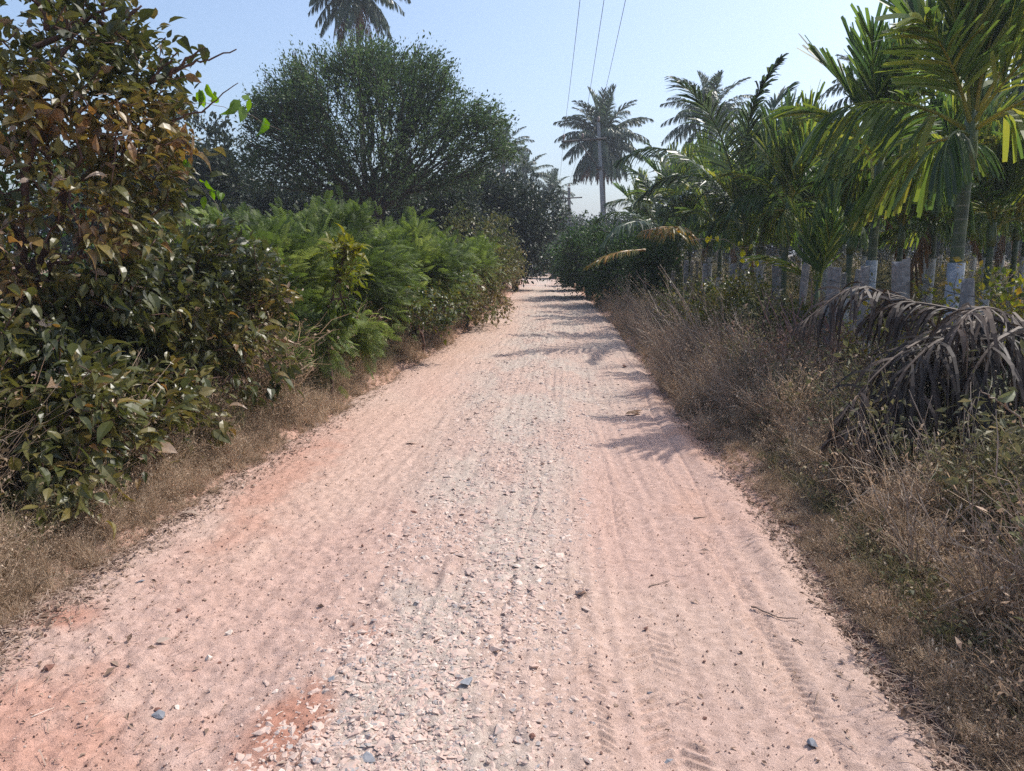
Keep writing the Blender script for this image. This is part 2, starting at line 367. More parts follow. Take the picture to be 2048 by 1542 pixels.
def ground_col(x, y):
    s1 = np.array([.30, .20, .15]); s2 = np.array([.15, .10, .07]); pk = np.array([.50, .32, .25]); gr = np.array([.19, .16, .075])
    n = fbm(x * 1.1, y * 1.1, 4)[..., None]
    c = s1 * (1 - sstep(.3, .7, n)) + s2 * sstep(.3, .7, n)
    out = np.maximum(xL(y) - x, x - xR(y))[..., None] + .25 * (fbm(x * 4, y * 4, 3)[..., None] - .5)
    k = sstep(.45, .1, out); c = c * (1 - k) + pk * k
    k = (sstep(4, 6, x) * sstep(.4, .6, fbm(x * .5, y * .5, 3)))[..., None]; c = c * (1 - k) + gr * k
    return c
Zg = ground_z(X, Y)
g = grid('ground', X, Y, Zg, ground_col(X, Y), M['earth'])
tag(g, 'brown soil under the hedges and the palm plantation', 'ground', kind='structure')
def gz(x, y): return ground_z(np.asarray(x, float), np.asarray(y, float))

# ------------------------------------------------------------------ gravel, pebbles, litter (stuff)
def rock_template(seed, sub=0):
    rng = np.random.default_rng(seed)
    ph = (1 + 5 ** .5) / 2
    v = unit(np.array([(-1, ph, 0), (1, ph, 0), (-1, -ph, 0), (1, -ph, 0), (0, -1, ph), (0, 1, ph), (0, -1, -ph), (0, 1, -ph), (ph, 0, -1), (ph, 0, 1), (-ph, 0, -1), (-ph, 0, 1)], float))
    f = [(0, 11, 5), (0, 5, 1), (0, 1, 7), (0, 7, 10), (0, 10, 11), (1, 5, 9), (5, 11, 4), (11, 10, 2), (10, 7, 6), (7, 1, 8), (3, 9, 4), (3, 4, 2), (3, 2, 6), (3, 6, 8), (3, 8, 9), (4, 9, 5), (2, 4, 11), (6, 2, 10), (8, 6, 7), (9, 8, 1)]
    v = list(map(tuple, v))
    for _ in range(sub):
        nf = []; mid = {}
        def md(a, b):
            k = (min(a, b), max(a, b))
            if k not in mid:
                p = unit(np.array(v[a]) + np.array(v[b])); v.append(tuple(p)); mid[k] = len(v) - 1
            return mid[k]
        for a, b, c in f:
            x, y, z = md(a, b), md(b, c), md(c, a); nf += [(a, x, z), (b, y, x), (c, z, y), (x, y, z)]
        f = nf
    v = np.array(v)
    for _ in range(7):                       # chop with planes: angular broken stone
        n = unit(rng.normal(size=3)); d = rng.uniform(.28, .72)
        k = v @ n - d; v = v - np.maximum(k, 0)[:, None] * n
    return v * (1 + (.06 if sub else .20) * rng.normal(size=(len(v), 1))), np.array(f)
def rotz(a):
    c, s = np.cos(a), np.sin(a); z = np.zeros_like(a); o = np.ones_like(a)
    return np.stack([np.stack([c, -s, z], -1), np.stack([s, c, z], -1), np.stack([z, z, o], -1)], -2)
def eul(rng, k, tilt):
    a = rng.uniform(0, 2 * PI, k); b = rng.normal(0, tilt, k); c = rng.normal(0, tilt, k)
    cb, sb = np.cos(b), np.sin(b); cc, sc = np.cos(c), np.sin(c); z = np.zeros(k); o = np.ones(k)
    Rx = np.stack([np.stack([o, z, z], -1), np.stack([z, cb, -sb], -1), np.stack([z, sb, cb], -1)], -2)
    Ry = np.stack([np.stack([cc, z, sc], -1), np.stack([z, o, z], -1), np.stack([-sc, z, cc], -1)], -2)
    return rotz(a) @ Rx @ Ry
def stone_mat():
    m, nt, out = newmat('gravel'); L = nt.links.new
    a = N(nt, 'Attribute', attribute_name='tint')
    r = ramp(nt, [(.17, .175, .19), (.28, .27, .265), (.38, .32, .28), (.46, .335, .28), (.48, .38, .32), (.60, .53, .46)], [0, .10, .25, .5, .85, 1])
    L(a.outputs['Fac'], r.inputs[0])
    tc = N(nt, 'TexCoord'); no = N(nt, 'TexNoise', Scale=90, Detail=4); L(tc.outputs['Object'], no.inputs['Vector'])
    dm = N(nt, 'MixRGB'); rr = ramp(nt, [(0, 0, 0), (1, 1, 1)], [.42, .62]); L(no.outputs['Fac'], rr.inputs[0])
    ml = N(nt, 'Math', operation='MULTIPLY'); L(rr.outputs[0], ml.inputs[0]); ml.inputs[1].default_value = 1.0; L(ml.outputs[0], dm.inputs[0])
    L(r.outputs[0], dm.inputs[1]); dm.inputs[2].default_value = (.47, .335, .28, 1)
    p = N(nt, 'BsdfPrincipled', Roughness=.85); p.inputs['Specular IOR Level'].default_value = .25; L(dm.outputs[0], p.inputs['Base Color'])
    b = N(nt, 'Bump', Strength=.4, Distance=.004); L(no.outputs['Fac'], b.inputs['Height']); L(b.outputs[0], p.inputs['Normal'])
    L(p.outputs[0], out.inputs[0]); return m
M['gravel'] = stone_mat()
rng = np.random.default_rng(11)
def road_samples(rng, k, y0, y1, power=1.0):
    """points on the lane, denser near the camera"""
    q = rng.random(k); y = (y0 ** -power + q * (y1 ** -power - y0 ** -power)) ** (-1 / power)
    x = xL(y) + (xR(y) - xL(y)) * rng.random(k); return x, y
b = Buf()
x, y = road_samples(rng, 110000, 1.7, 26, .35)
keep = rng.random(len(x)) < grav(x, y) * (.35 + .65 * sstep(.36, .6, fbm(x * 2.6 + 4, y * 1.3, 3)))
x, y = x[keep], y[keep]
s = np.clip(rng.lognormal(math.log(.0112), .48, len(x)), .004, .031) * (1 + .25 * sstep(5, 14, y))
tn = rng.random(len(x)) ** .8
for tpl in range(6):
    for near in (0, 1):
        sel = (np.arange(len(x)) % 6 == tpl) & ((y < 4.2) if near else (y >= 4.2))
        v, f = rock_template(100 + tpl, 0)
        k = sel.sum()
        S = np.stack([s[sel] * rng.uniform(.9, 1.9, k), s[sel] * rng.uniform(.8, 1.3, k), s[sel] * rng.uniform(.45, .75, k)], -1)
        Mx = eul(rng, k, .16) * S[:, None, :]
        P = np.stack([x[sel], y[sel], road_z(x[sel], y[sel]) + s[sel] * rng.uniform(-.55, -.20, k) + .002], -1)
        b.inst(v, None, f, Mx, P, tn[sel])
tag(b.obj('embedded_gravel', M['gravel']), 'broken pale and grey stones pressed into the middle of the lane', 'gravel', kind='stuff')
# small loose crumbs all over the lane
b = Buf(); x, y = road_samples(rng, 19000, 1.7, 16, 1.0)
s = np.clip(rng.lognormal(math.log(.0034), .5, len(x)), .0015, .013)
x_keep = rng.random(len(x)) < np.where((xR(y) - x) < 1.5, .35, .8); x, y, s = x[x_keep], y[x_keep], s[x_keep]
v, f = rock_template(5, 0)
S = np.stack([s * rng.uniform(.8, 1.4, len(x)), s, s * rng.uniform(.5, .9, len(x))], -1)
b.inst(v, None, f, eul(rng, len(x), .5) * S[:, None, :], np.stack([x, y, road_z(x, y) + s * .25], -1), rng.random(len(x)))
M['crumb'] = leafmat('crumb', [(.14, .075, .058), (.26, .16, .125), (.42, .29, .235), (.50, .39, .33)], None, 0, .9, .2, 1, 3)
tag(b.obj('grit', M['crumb']), 'tiny reddish clods and grit strewn over the lane', 'grit', kind='stuff')

LEAF_V = np.array([(0, 0, 0), (-.5, .25, .06), (0, .28, 0), (.5, .25, .06), (-.52, .55, .04), (0, .58, -.03), (.52, .55, .04), (-.26, .84, -.06), (0, .84, -.10), (.26, .84, -.06), (0, 1.08, -.22)], float)
LEAF_T = np.array([(0, 2, 1), (0, 3, 2), (7, 8, 10), (8, 9, 10)]); LEAF_Q = np.array([(1, 2, 5, 4), (2, 3, 6, 5), (4, 5, 8, 7), (5, 6, 9, 8)])
DIA_V = np.array([(0, 0, 0), (-.5, .5, .08), (0, 1, -.05), (.5, .5, .08)], float); DIA_Q = np.array([(0, 3, 2, 1)])
def leaves(b, P, D, L, wr, rng, up=None, upj=.5, big=True, tint=None, m=0, curl=0):
    """place leaves of length L at P pointing along D"""
    k = len(P)
    u = (np.array([0, 0, 1.]) if up is None else up) + rng.normal(0, upj, (k, 3))
    fr = frames(D, u)
    L = np.broadcast_to(np.asarray(L, float), (k,)); w = L * wr * rng.uniform(.8, 1.2, k)
    S = np.stack([w, L, L * rng.uniform(.2, 2.6, k)], -1)
    tint = rng.random(k) if tint is None else tint
    if big: b.inst(LEAF_V, LEAF_Q, LEAF_T, fr * S[:, None, :], P, tint, m)
    else: b.inst(DIA_V, DIA_Q, None, fr * S[:, None, :], P, tint, m)

# verge litter: dry leaves and straws lying at both edges
def litter(name, label, side, seed, k):
    rng = np.random.default_rng(seed); b = Buf()
    q = rng.random(k); y = (1.8 ** -.8 + q * (20 ** -.8 - 1.8 ** -.8)) ** (-1 / .8)
    off = rng.gamma(2.0, .17, k) - (.22 if side < 0 else .06)
    off = np.where(rng.random(k) < (.06 if side < 0 else .02), -rng.gamma(2, .28, k), off); off = np.where((off < -.1) & (rng.random(k) < .6), off + .5, off)
    x = np.where(side < 0, xL(y) - off, xR(y) + off)
    z = np.maximum(gz(x, y), np.where((x > xL(y) - .3) & (x < xR(y) + .3), road_z(x, y), -9)) + .006
    D = unit(np.stack([rng.normal(size=k), rng.normal(size=k), rng.normal(0, .25, k)], -1))
    leaves(b, np.stack([x, y, z], -1), D, np.clip(rng.lognormal(math.log(.017), .5, k), .006, .05), .42, rng, upj=.35, big=False)
    kk = k // 3; i = rng.integers(0, k, kk); L = rng.uniform(.02, .09, kk)
    d = unit(np.stack([rng.normal(size=kk), rng.normal(size=kk), rng.normal(0, .12, kk)], -1))
    p0 = np.stack([x[i] + rng.normal(0, .05, kk), y[i] + rng.normal(0, .05, kk), z[i] + .004], -1)
    Pt = np.stack([p0, p0 + d * L[:, None] * .5 + [0, 0, .004], p0 + d * L[:, None]], 1)
    W = np.repeat(unit(np.cross(d, [0, 0, 1.]))[:, None] * .0014, 3, 1)
    b.ribbons(Pt, W, rng.random(kk) * .5 + .5)
    tag(b.obj(name, M['litter']), label, 'leaf litter', kind='stuff')
litter('leaf_litter', 'dry leaf litter scattered along the left edge of the lane', -1, 21, 16000)
litter('leaf_litter', 'dry leaf litter scattered along the right edge of the lane', 1, 22, 14000)

# ------------------------------------------------------------------ weeds
def weed_tpl(seed, stems, h, spread, lean, leafn, leafL, wid, twigs=3, side=(0, 0)):
    """one plant template -> (V, Q, tint) arrays"""
    rng = np.random.default_rng(seed); b = Buf()
    n = 5; t = np.linspace(0, 1, n)
    az = rng.uniform(0, 2 * PI, stems); out = rng.uniform(.15, 1, stems) * spread
    hh = h * rng.uniform(.55, 1, stems)
    ex = np.cos(az) * out + side[0]; ey = np.sin(az) * out + side[1]
    P = np.stack([ex[:, None] * t ** 1.4, ey[:, None] * t ** 1.4, hh[:, None] * t * (1 - .15 * t)], -1) + rng.normal(0, .018, (stems, n, 3)) * t[None, :, None] * h * 1.6
    P[:, 0, :2] += rng.normal(0, .03, (stems, 2))
    def rib(P, w, tint):
        d = unit(P[:, -1] - P[:, 0]); wv = unit(np.cross(d, rng.normal(size=(len(P), 3))))
        tt = 1 - .6 * np.linspace(0, 1, P.shape[1])
        b.ribbons(P, wv[:, None] * w * tt[None, :, None], tint)
    rib(P, wid, rng.uniform(.35, .9, stems))
    A = P.reshape(-1, 3)
    if twigs:
        k = stems * twigs; i = rng.integers(0, stems, k); j = rng.uniform(.25, 1, k)
        jj = np.minimum((j * (n - 1)).astype(int), n - 2); fr = j * (n - 1) - jj
        a = P[i, jj] * (1 - fr[:, None]) + P[i, jj + 1] * fr[:, None]
        d = unit(unit(P[i, -1] - P[i, 0]) + rng.normal(0, .6, (k, 3))); L = h * rng.uniform(.12, .35, k)
        T = np.stack([a, a + d * L[:, None] * .5 + rng.normal(0, .01, (k, 3)), a + d * L[:, None]], 1)
        rib(T, wid * .65, rng.uniform(.3, .9, k)); A = np.vstack([A[rng.integers(0, len(A), k)], T[:, 1], T[:, 2], T[:, 2]])
    if leafn:
        i = rng.integers(0, len(A), leafn); a = A[i] + rng.normal(0, .015, (leafn, 3))
        a[:, 2] = np.abs(a[:, 2])
        D = unit(rng.normal(size=(leafn, 3)) + [0, 0, -.1])
        leaves(b, a, D, leafL * rng.uniform(.5, 1.3, leafn), .45, rng, upj=.8, big=False, tint=rng.uniform(0, .8, leafn))
    return np.concatenate(b.V), np.concatenate(b.Q), np.concatenate(b.tv)
def scatter_weeds(b, tpls, x, y, sc, rng, sx=None, tj=.2, zoff=0):
    q = fbm(x * 2.3 + 7, y * 2.3, 2); kp = rng.random(len(x)) < .35 + 1.6 * (q - .25); x, y, sc, q = x[kp], y[kp], sc[kp], q[kp]
    sc = sc * (.45 + 1.15 * q) * rng.lognormal(0, .22, len(x)); k = len(x)
    which = rng.integers(0, len(tpls), k); a = rng.uniform(-.7, .7, k) if sx else rng.uniform(0, 2 * PI, k)
    for w, (V, Q, tv) in enumerate(tpls):
        sel = which == w; kk = sel.sum()
        if not kk: continue
        Mx = rotz(a[sel]) * (sc[sel][:, None, None])
        P = np.stack([x[sel], y[sel], gz(x[sel], y[sel]) - .01 + zoff], -1)
        W = np.einsum('kij,nj->kni', Mx, V) + P[:, None]
        Qs = (Q[None] + (np.arange(kk) * len(V))[:, None, None]).reshape(-1, 4)
        ti = np.clip(tv[None] + rng.normal(0, tj, (kk, 1)), 0, 1)
        b.add(W.reshape(-1, 3), Qs, None, ti.ravel())
T_low = [weed_tpl(40 + i, 16, .16, .13, 0, 46, .020, .0016, 3) for i in range(5)]
T_mid = [weed_tpl(50 + i, 18, .42, .26, 0, 120, .024, .0022, 5) for i in range(5)]
T_stick = [weed_tpl(60 + i, 9, .85, .16, 0, 26, .02, .0032, 2, side=(-.38, -.08)) for i in range(4)]
T_grass = [weed_tpl(70 + i, 44, .15, .10, 0, 0, .02, .0014, 0) for i in range(4)]
T_leafy = [weed_tpl(80 + i, 16, .55, .30, 0, 300, .034, .0022, 4) for i in range(4)]
def verge(rng, k, y0, y1, o0, o1, side, pw=.9):
    q = rng.random(k); y = (y0 ** -pw + q * (y1 ** -pw - y0 ** -pw)) ** (-1 / pw)
    o = o0 + (o1 - o0) * rng.random(k)
    return (xL(y) - o if side < 0 else xR(y) + o), y, o
rng = np.random.default_rng(31)
# left verge
b = Buf()
x, y, o = verge(rng, 3400, 2.2, 26, -.02, .6, -1)
scatter_weeds(b, T_low, x, y, rng.uniform(.5, 1.1, len(x)) * (.35 + 1.3 * np.maximum(o, 0)), rng)
x, y, o = verge(rng, 3800, 2.4, 28, .14, 1.3, -1)
scatter_weeds(b, T_mid, x, y, rng.uniform(.6, 1.15, len(x)) * (.30 + .85 * np.minimum(o, 1)), rng)
x, y, o = verge(rng, 1400, 2.2, 20, .0, .6, -1)
scatter_weeds(b, T_grass, x, y, rng.uniform(.4, .9, len(x)), rng)
x, y, o = verge(rng, 900, 6, 30, .55, 1.5, -1)
kp = fbm(x * 1.3, y * .8, 3) > .45; x, y, o = x[kp], y[kp], o[kp]
scatter_weeds(b, T_mid, x, y, rng.uniform(1.0, 1.9, len(x)), rng)
x, y, o = verge(rng, 160, 3, 20, .4, 1.3, -1); scatter_weeds(b, T_stick, x, y, rng.uniform(.4, .75, len(x)), rng)
tag(b.obj('dry_weeds', M['weed']), 'grey brown dry weeds below the left hedge', 'weeds', kind='stuff')
b = Buf(); x, y, o = verge(rng, 900, 2.4, 26, .3, 1.4, -1)
scatter_weeds(b, T_mid, x, y, rng.uniform(.4, .9, len(x)), rng)
tag(b.obj('green_weeds', M['weed_green']), 'dull green weeds mixed into the left verge', 'weeds', kind='stuff')
# right verge: short grass near, tall brown weeds behind
b = Buf()
x, y, o = verge(rng, 5200, 1.8, 24, .10, .95, 1)
scatter_weeds(b, T_low, x, y, rng.uniform(.45, 1.0, len(x)) * (.35 + 1.0 * o), rng)
x, y, o = verge(rng, 5200, 1.8, 22, .12, 1.0, 1)
scatter_weeds(b, T_grass, x, y, rng.uniform(.4, .9, len(x)) * (.45 + .8 * o), rng)
x, y, o = verge(rng, 2800, 2.0, 26, .45, 1.6, 1)
scatter_weeds(b, T_mid, x, y, rng.uniform(.5, 1.0, len(x)) * np.minimum(1, .25 + o * .8), rng)
x, y, o = verge(rng, 1700, 5.8, 34, .05, 1.7, 1)
scatter_weeds(b, T_mid, x, y, rng.uniform(.55, 1.05, len(x)) * (.6 + .5 * np.minimum(o, 1)), rng)
tag(b.obj('dry_weeds', M['weed']), 'brown dry weeds and straw along the right edge of the lane', 'weeds', kind='stuff')
b = Buf()
x, y, o = verge(rng, 230, 2.1, 5.5, .65, 1.5, 1); scatter_weeds(b, T_stick, x, y, rng.uniform(.4, .8, len(x)), rng, sx=1)
x, y, o = verge(rng, 460, 6.2, 22, .2, 1.2, 1); scatter_weeds(b, T_stick, x, y, rng.uniform(.5, .85, len(x)), rng, sx=1)
tag(b.obj('dry_stalks', M['stalk']), 'bare tan stalks leaning out over the right verge', 'dry stalks', kind='stuff')
b = Buf()
x, y, o = verge(rng, 900, 1.9, 9, .3, 1.5, 1); scatter_weeds(b, T_low + T_grass, x, y, rng.uniform(.5, 1.2, len(x)), rng)
x, y, o = verge(rng, 620, 2.6, 18, .8, 1.7, 1); scatter_weeds(b, T_leafy, x, y, rng.uniform(.5, 1.1, len(x)), rng)
tag(b.obj('green_weeds', M['weed_green']), 'olive weeds mixed into the right verge', 'weeds', kind='stuff')
# plantation floor: low green and straw ground cover
b = Buf(); k = 4200; x = rng.uniform(3.4, 26, k); y = rng.uniform(4.5, 38, k)
scatter_weeds(b, T_grass + T_low + T_leafy, x, y, rng.uniform(.7, 1.8, k), rng)
tag(b.obj('ground_cover', M['weed_green']), 'green and straw ground cover between the areca palms', 'ground cover', kind='stuff')

# ------------------------------------------------------------------ branching plants
def skeleton(base, pts, bf=.35):
    base = np.atleast_2d(base); nb = len(base)
    P = np.vstack([base, pts]); n = len(P)
    par = np.full(n, -1); plen = np.zeros(n)
    for i in range(1, nb): par[i] = i - 1; plen[i] = plen[i - 1] + np.linalg.norm(P[i] - P[i - 1])
    cost = np.full(n, 1e9); bp = np.full(n, 0)
    un = np.ones(n, bool); un[:nb] = False
    for i in range(nb):
        d = np.linalg.norm(P - P[i], axis=1); c = d + bf * plen[i] + (.15 * (nb - 1 - i))
        m_ = un & (c < cost); cost[m_] = c[m_]; bp[m_] = i
    order = list(range(nb))
    for _ in range(n - nb):
        cc = np.where(un, cost, 1e9); i = int(np.argmin(cc)); un[i] = False
        par[i] = bp[i]; plen[i] = plen[bp[i]] + np.linalg.norm(P[i] - P[bp[i]]); order.append(i)
        d = np.linalg.norm(P - P[i], axis=1); c = d + bf * plen[i]
        m_ = un & (c < cost); cost[m_] = c[m_]; bp[m_] = i
    w = np.ones(n)
    for i in reversed(order):
        if par[i] >= 0: w[par[i]] += w[i]
    return P, par, w, order
def branch_mesh(b, P, par, w, r0, rmin, rng, expo=.5, sides=5, jit=.06):
    wm = w.max(); rad = np.maximum(r0 * (w / wm) ** expo, rmin)
    i = np.where(par >= 0)[0]; A = P[par[i]]; B_ = P[i]; L = np.linalg.norm(B_ - A, axis=1)
    ra = np.minimum(rad[par[i]], rad[i] * 1.7); rb = rad[i]
    mid = (A + B_) / 2 + rng.normal(0, 1, A.shape) * (L * jit)[:, None] + np.array([0, 0, -1]) * (L * .05)[:, None]
    rm = (ra + rb) / 2
    b.edges(A, mid, ra, rm, sides); b.edges(mid, B_, rm, rb, sides)
def ell_pts(rng, ells, k, shell=.35, zmin=.1):
    """random points in a union of ellipsoids (centre, radii); biased outward"""
    vol = np.array([e[3] * e[4] * e[5] for e in ells]) ** .8; vol /= vol.sum()
    w = rng.choice(len(ells), k, p=vol); E = np.array(ells, float)[w]
    d = unit(rng.normal(size=(k, 3))); r = rng.random(k) ** shell
    p = E[:, :3] + d * r[:, None] * E[:, 3:]
    return p[p[:, 2] > zmin]
def woody(name, label, cat, base, ells, n, leaf, bark, per, L, wr, r0, seed, group=None, bf=.35, shell=.35, spread=.12, rmin=.003, big=True, zmin=.12, upb=0., droop=0., expo=.5, share=None, upj=.5, outw=.6, trunk_name='trunk', crown_name='crown', sides=5, hole=0.0, tintf=None):
    rng = np.random.default_rng(seed)
    loc = np.array([base[0][0], base[0][1], 0.])
    t = thing(name, label, cat, tuple(loc), 0, group)
    pts = ell_pts(rng, ells, n, shell, zmin)
    if hole > 0:
        q = fbm(pts[:, 0] / hole + 3, pts[:, 2] / hole + pts[:, 1] / hole * .6, 2); pts = pts[q > (.42 if hole < 1 else .39)]
    P, par, w, order = skeleton(np.array(base, float), pts, bf)
    b = Buf(); branch_mesh(b, P, par, w, r0, rmin, rng, expo, sides)
    b.V = [v - loc for v in b.V]; b.obj(trunk_name, bark, t, smooth=True)
    thin = np.where((w <= 6) & (par >= 0))[0]
    i = np.repeat(thin, per); k = len(i)
    A = P[par[i]]; B_ = P[i]; u = rng.random(k)[:, None] ** .7
    ed = unit(B_ - A); rL = rng.random(k)
    seg = np.minimum(np.linalg.norm(B_ - A, axis=1), spread * 5)[:, None]
    pos = B_ - ed * seg * (1 - u) + rng.normal(0, spread, (k, 3)) * (.35 + .65 * u)
    cen = np.mean([e[:3] for e in ells], axis=0)
    D = unit(ed * .5 + unit(pos - cen) * outw + rng.normal(0, .6, (k, 3)) + np.array([0, 0, upb - droop]))
    pos[:, 2] = np.maximum(pos[:, 2], .05)
    LL = L * np.clip(rng.lognormal(-.05, .36, k), .35, 1.8)
    cl = rng.random(len(P))[i] * .5 + rng.random(k) * .5
    if tintf is not None: cl = tintf(pos, cl, rng)
    b = Buf()
    if leaf[1] == 'feather':
        fv, fq = FEATHER
        fr = frames(D, np.array([0, 0, 1.]) + rng.normal(0, .35, (k, 3)))
        S = np.stack([LL, LL, LL], -1)
        b.inst(fv, fq, None, fr * S[:, None, :], pos - loc, cl)
    else:
        leaves(b, pos - loc, D, LL, wr, rng, upj=upj, big=big, tint=cl)
    b.obj(crown_name, leaf[0], t)
    return t
def feather_tpl():
    b = Buf(); rng = np.random.default_rng(3)
    t = np.linspace(.15, 1, 9); P = []; W = []
    for k, s in enumerate(t):
        for sd in (-1, 1):
            L = .42 * (1.05 - .35 * abs(s - .5) * 2)
            a = np.array([0, s, -.12 * s * s]); d = unit(np.array([sd * 1.0, .55, -.18]))
            P.append([a, a + d * L * .55, a + d * L + np.array([0, 0, -.05])])
            w = unit(np.array([0, 1., 0]) + rng.normal(0, .15, 3)); W.append([w * .012, w * .036, w * .012])
    P.append([[0, 0, 0], [0, .5, -.03], [0, 1, -.12]]); W.append([[.008, 0, 0]] * 3)
    b.ribbons(np.array(P, float), np.array(W, float), np.zeros(len(P)))
    return np.concatenate(b.V), np.concatenate(b.Q)
FEATHER = feather_tpl()
def E(px, py, Y, rx, ry, rz):
    p = at(px, py, Y); return (p[0], p[1], p[2], rx, ry, rz)
def G(px, Y, z=0.):
    p = at(px, 505, Y); return (p[0], Y, z)

# left: large tree with big olive and orange leaves, closest to the camera
def dryt(pos, cl, rng):
    k = len(cl); hi = sstep(.2, 1.6, pos[:, 2]); n = fbm(pos[:, 0] * 2.2 + pos[:, 1], pos[:, 2] * 2.2, 3)
    return np.clip(.02 + cl * .55 + (n - .5) * 1.3 + .14 * hi + (rng.random(k) < .06) * .5, 0, 1.1)
woody('broadleaf_tree', 'tall tree with large olive and orange leaves at the left edge, nearest the camera', 'tree',
      [(-3.35, 4.9, 0), (-3.3, 4.9, .6), (-3.2, 4.85, 1.3), (-3.05, 4.8, 2.0), (-2.9, 4.8, 2.6)],
      [E(40, 60, 4.9, .85, .9, .8), E(170, 120, 5.0, .5, .7, .55), E(130, 330, 4.9, .8, .8, .55), E(190, 650, 4.9, .6, .6, .45), E(120, 700, 4.6, .5, .5, .4), E(250, 300, 5.0, .42, .6, .42), E(60, 560, 4.6, .75, .8, .6), E(230, 470, 4.9, .45, .6, .4), E(300, 400, 5.1, .22, .4, .3), E(330, 150, 5.1, .2, .3, .25), E(10, 760, 4.3, .6, .6, .5), E(-150, 300, 5, .8, .9, 1.2)],
      1400, (M['big_leaf'], ''), M['bark_red'], 13, .073, .47, .06, 201, spread=.075, rmin=.0035, droop=.35, expo=.5, shell=.5, bf=.3, hole=.30, tintf=dryt)
woody('broadleaf_shrub', 'wide shrub of large dull leaves at left reaching toward the lane', 'shrub',
      [G(330, 6.2), (at(330, 700, 6.2)[0], 6.2, .3)],
      [E(380, 560, 6.1, .75, .8, .50), E(490, 590, 6.7, .45, .6, .42), E(420, 700, 5.8, .62, .6, .36), E(240, 640, 5.4, .6, .6, .5), E(290, 750, 5.2, .5, .5, .32), E(480, 770, 5.9, .30, .4, .22)],
      1250, (M['big_leaf'], ''), M['bark_red'], 12, .074, .46, .03, 202, spread=.075, rmin=.003, droop=.3, zmin=.2, shell=.45, hole=.3, tintf=dryt)
woody('broadleaf_shrub', 'dark low shrub of broad leaves at bottom left behind the dry weeds', 'shrub',
      [(-2.9, 3.9, 0), (-2.85, 3.9, .3)],
      [E(90, 830, 4.1, .62, .5, .42), E(-60, 820, 4.0, .6, .6, .6), E(200, 850, 4.4, .45, .45, .36), E(110, 960, 3.75, .4, .3, .22), E(330, 830, 5.0, .4, .4, .3), E(20, 930, 3.9, .4, .4, .25), E(260, 800, 4.8, .45, .45, .35)],
      520, (M['big_leaf'], ''), M['bark_red'], 10, .082, .5, .03, 203, spread=.08, rmin=.003, droop=.3, zmin=.15, shell=.5, tintf=lambda p, c, r: np.clip(.1 + c * .65 + (r.random(len(c)) < .15) * .3, 0, 1))
woody('shade_shrub', 'green small-leaved undergrowth added to darken the gap between the two big-leaved plants at left', 'shrub',  # dense occluder added to keep the inside of the hedge dark
      [(-3.3, 6.6, 0), (-3.3, 6.6, .5)],
      [(-3.7, 6.9, .8, 1.3, 1.0, .9), (-3.3, 5.6, .6, .9, .9, .7), (-4.6, 6.6, 1.4, 1.2, 1.2, 1.3), (-4.1, 5.0, 1.0, .8, 1.2, 1.1), (-4.3, 5.6, 2.2, .9, .9, .7)],
      1000, (M['bush_leaf'], ''), M['bark_far'], 22, .05, .55, .04, 204, spread=.10, rmin=.003, big=False, shell=.5)

# bare twigs reaching out of the big-leaved tree against the sky
def twig_paths(name, label, paths, leafs, mat, leafmat_, L, seed, cat='branch', wr=.5, r=.008, droop=1.0):
    rng = np.random.default_rng(seed)
    b = Buf(); o0 = None
    for p in paths:
        pts = np.array([at(*q) for q in p]); n = 4 * (len(pts) - 1) + 1
        tt = np.linspace(0, len(pts) - 1, n); P = np.stack([np.interp(tt, range(len(pts)), pts[:, k]) for k in range(3)], -1)
        P = P + rng.normal(0, .006, P.shape)
        b.tube(P, np.linspace(r, r * .3, n), 5)
    root = thing(name, label, cat, tuple(at(*paths[0][0])))
    b.V = [v - np.array(root.location) for v in b.V]; b.obj('stem', mat, root, smooth=True)
    if leafs:
        P = np.array([at(*q) for q in leafs]); k = len(P)
        D = unit(rng.normal(0, .55, (k, 3)) + [0, 0, -droop]); b = Buf()
        u = unit(np.array([.3, -1., .2]) + rng.normal(0, .5, (k, 3)))
        for i in range(k):
            b = Buf(); leaves(b, (P - np.array(root.location))[i:i+1], D[i:i+1], L * rng.uniform(.75, 1.2), wr, rng, up=u[i:i+1], upj=.1)
            b.obj('leaf', leafmat_, root)
    return root
twig_paths('bare_branch', 'bare reddish branch sticking up over the left tree at the top', [[(60, 100, 4.9), (130, 70, 5), (190, 30, 5), (250, 2, 5)], [(190, 30, 5), (215, 60, 5), (285, 10, 5)], [(205, 0, 5), (205, 40, 5)], [(205, 68, 5), (250, 42, 5), (275, 15, 5)], [(90, 60, 4.8), (100, -30, 4.8)]],
           [(95, 30, 4.9), (180, 60, 5), (130, 50, 4.9), (60, 60, 4.8), (230, 50, 5)], M['bark_red'], M['big_leaf'], .10, 1, r=.02)
twig_paths('bare_branch', 'long thin branch with a few leaves pointing right against the sky', [[(150, 250, 5), (250, 190, 5.1), (340, 150, 5.1), (385, 125, 5.1), (420, 122, 5.1), (472, 98, 5.1)], [(340, 150, 5.1), (375, 120, 5.1), (408, 92, 5.1)], [(300, 165, 5.1), (330, 130, 5.1), (358, 98, 5.1)]],
           [(395, 88, 5.1), (415, 95, 5.1), (330, 125, 5.1), (335, 130, 5.1), (290, 118, 5.1), (350, 165, 5.1), (395, 140, 5.1), (300, 170, 5.1), (280, 180, 5.1), (310, 120, 5.1), (370, 150, 5.1), (270, 50, 5), (275, 45, 5), (285, 55, 5)], M['bark_red'], M['big_leaf'], .095, 2, r=.014)
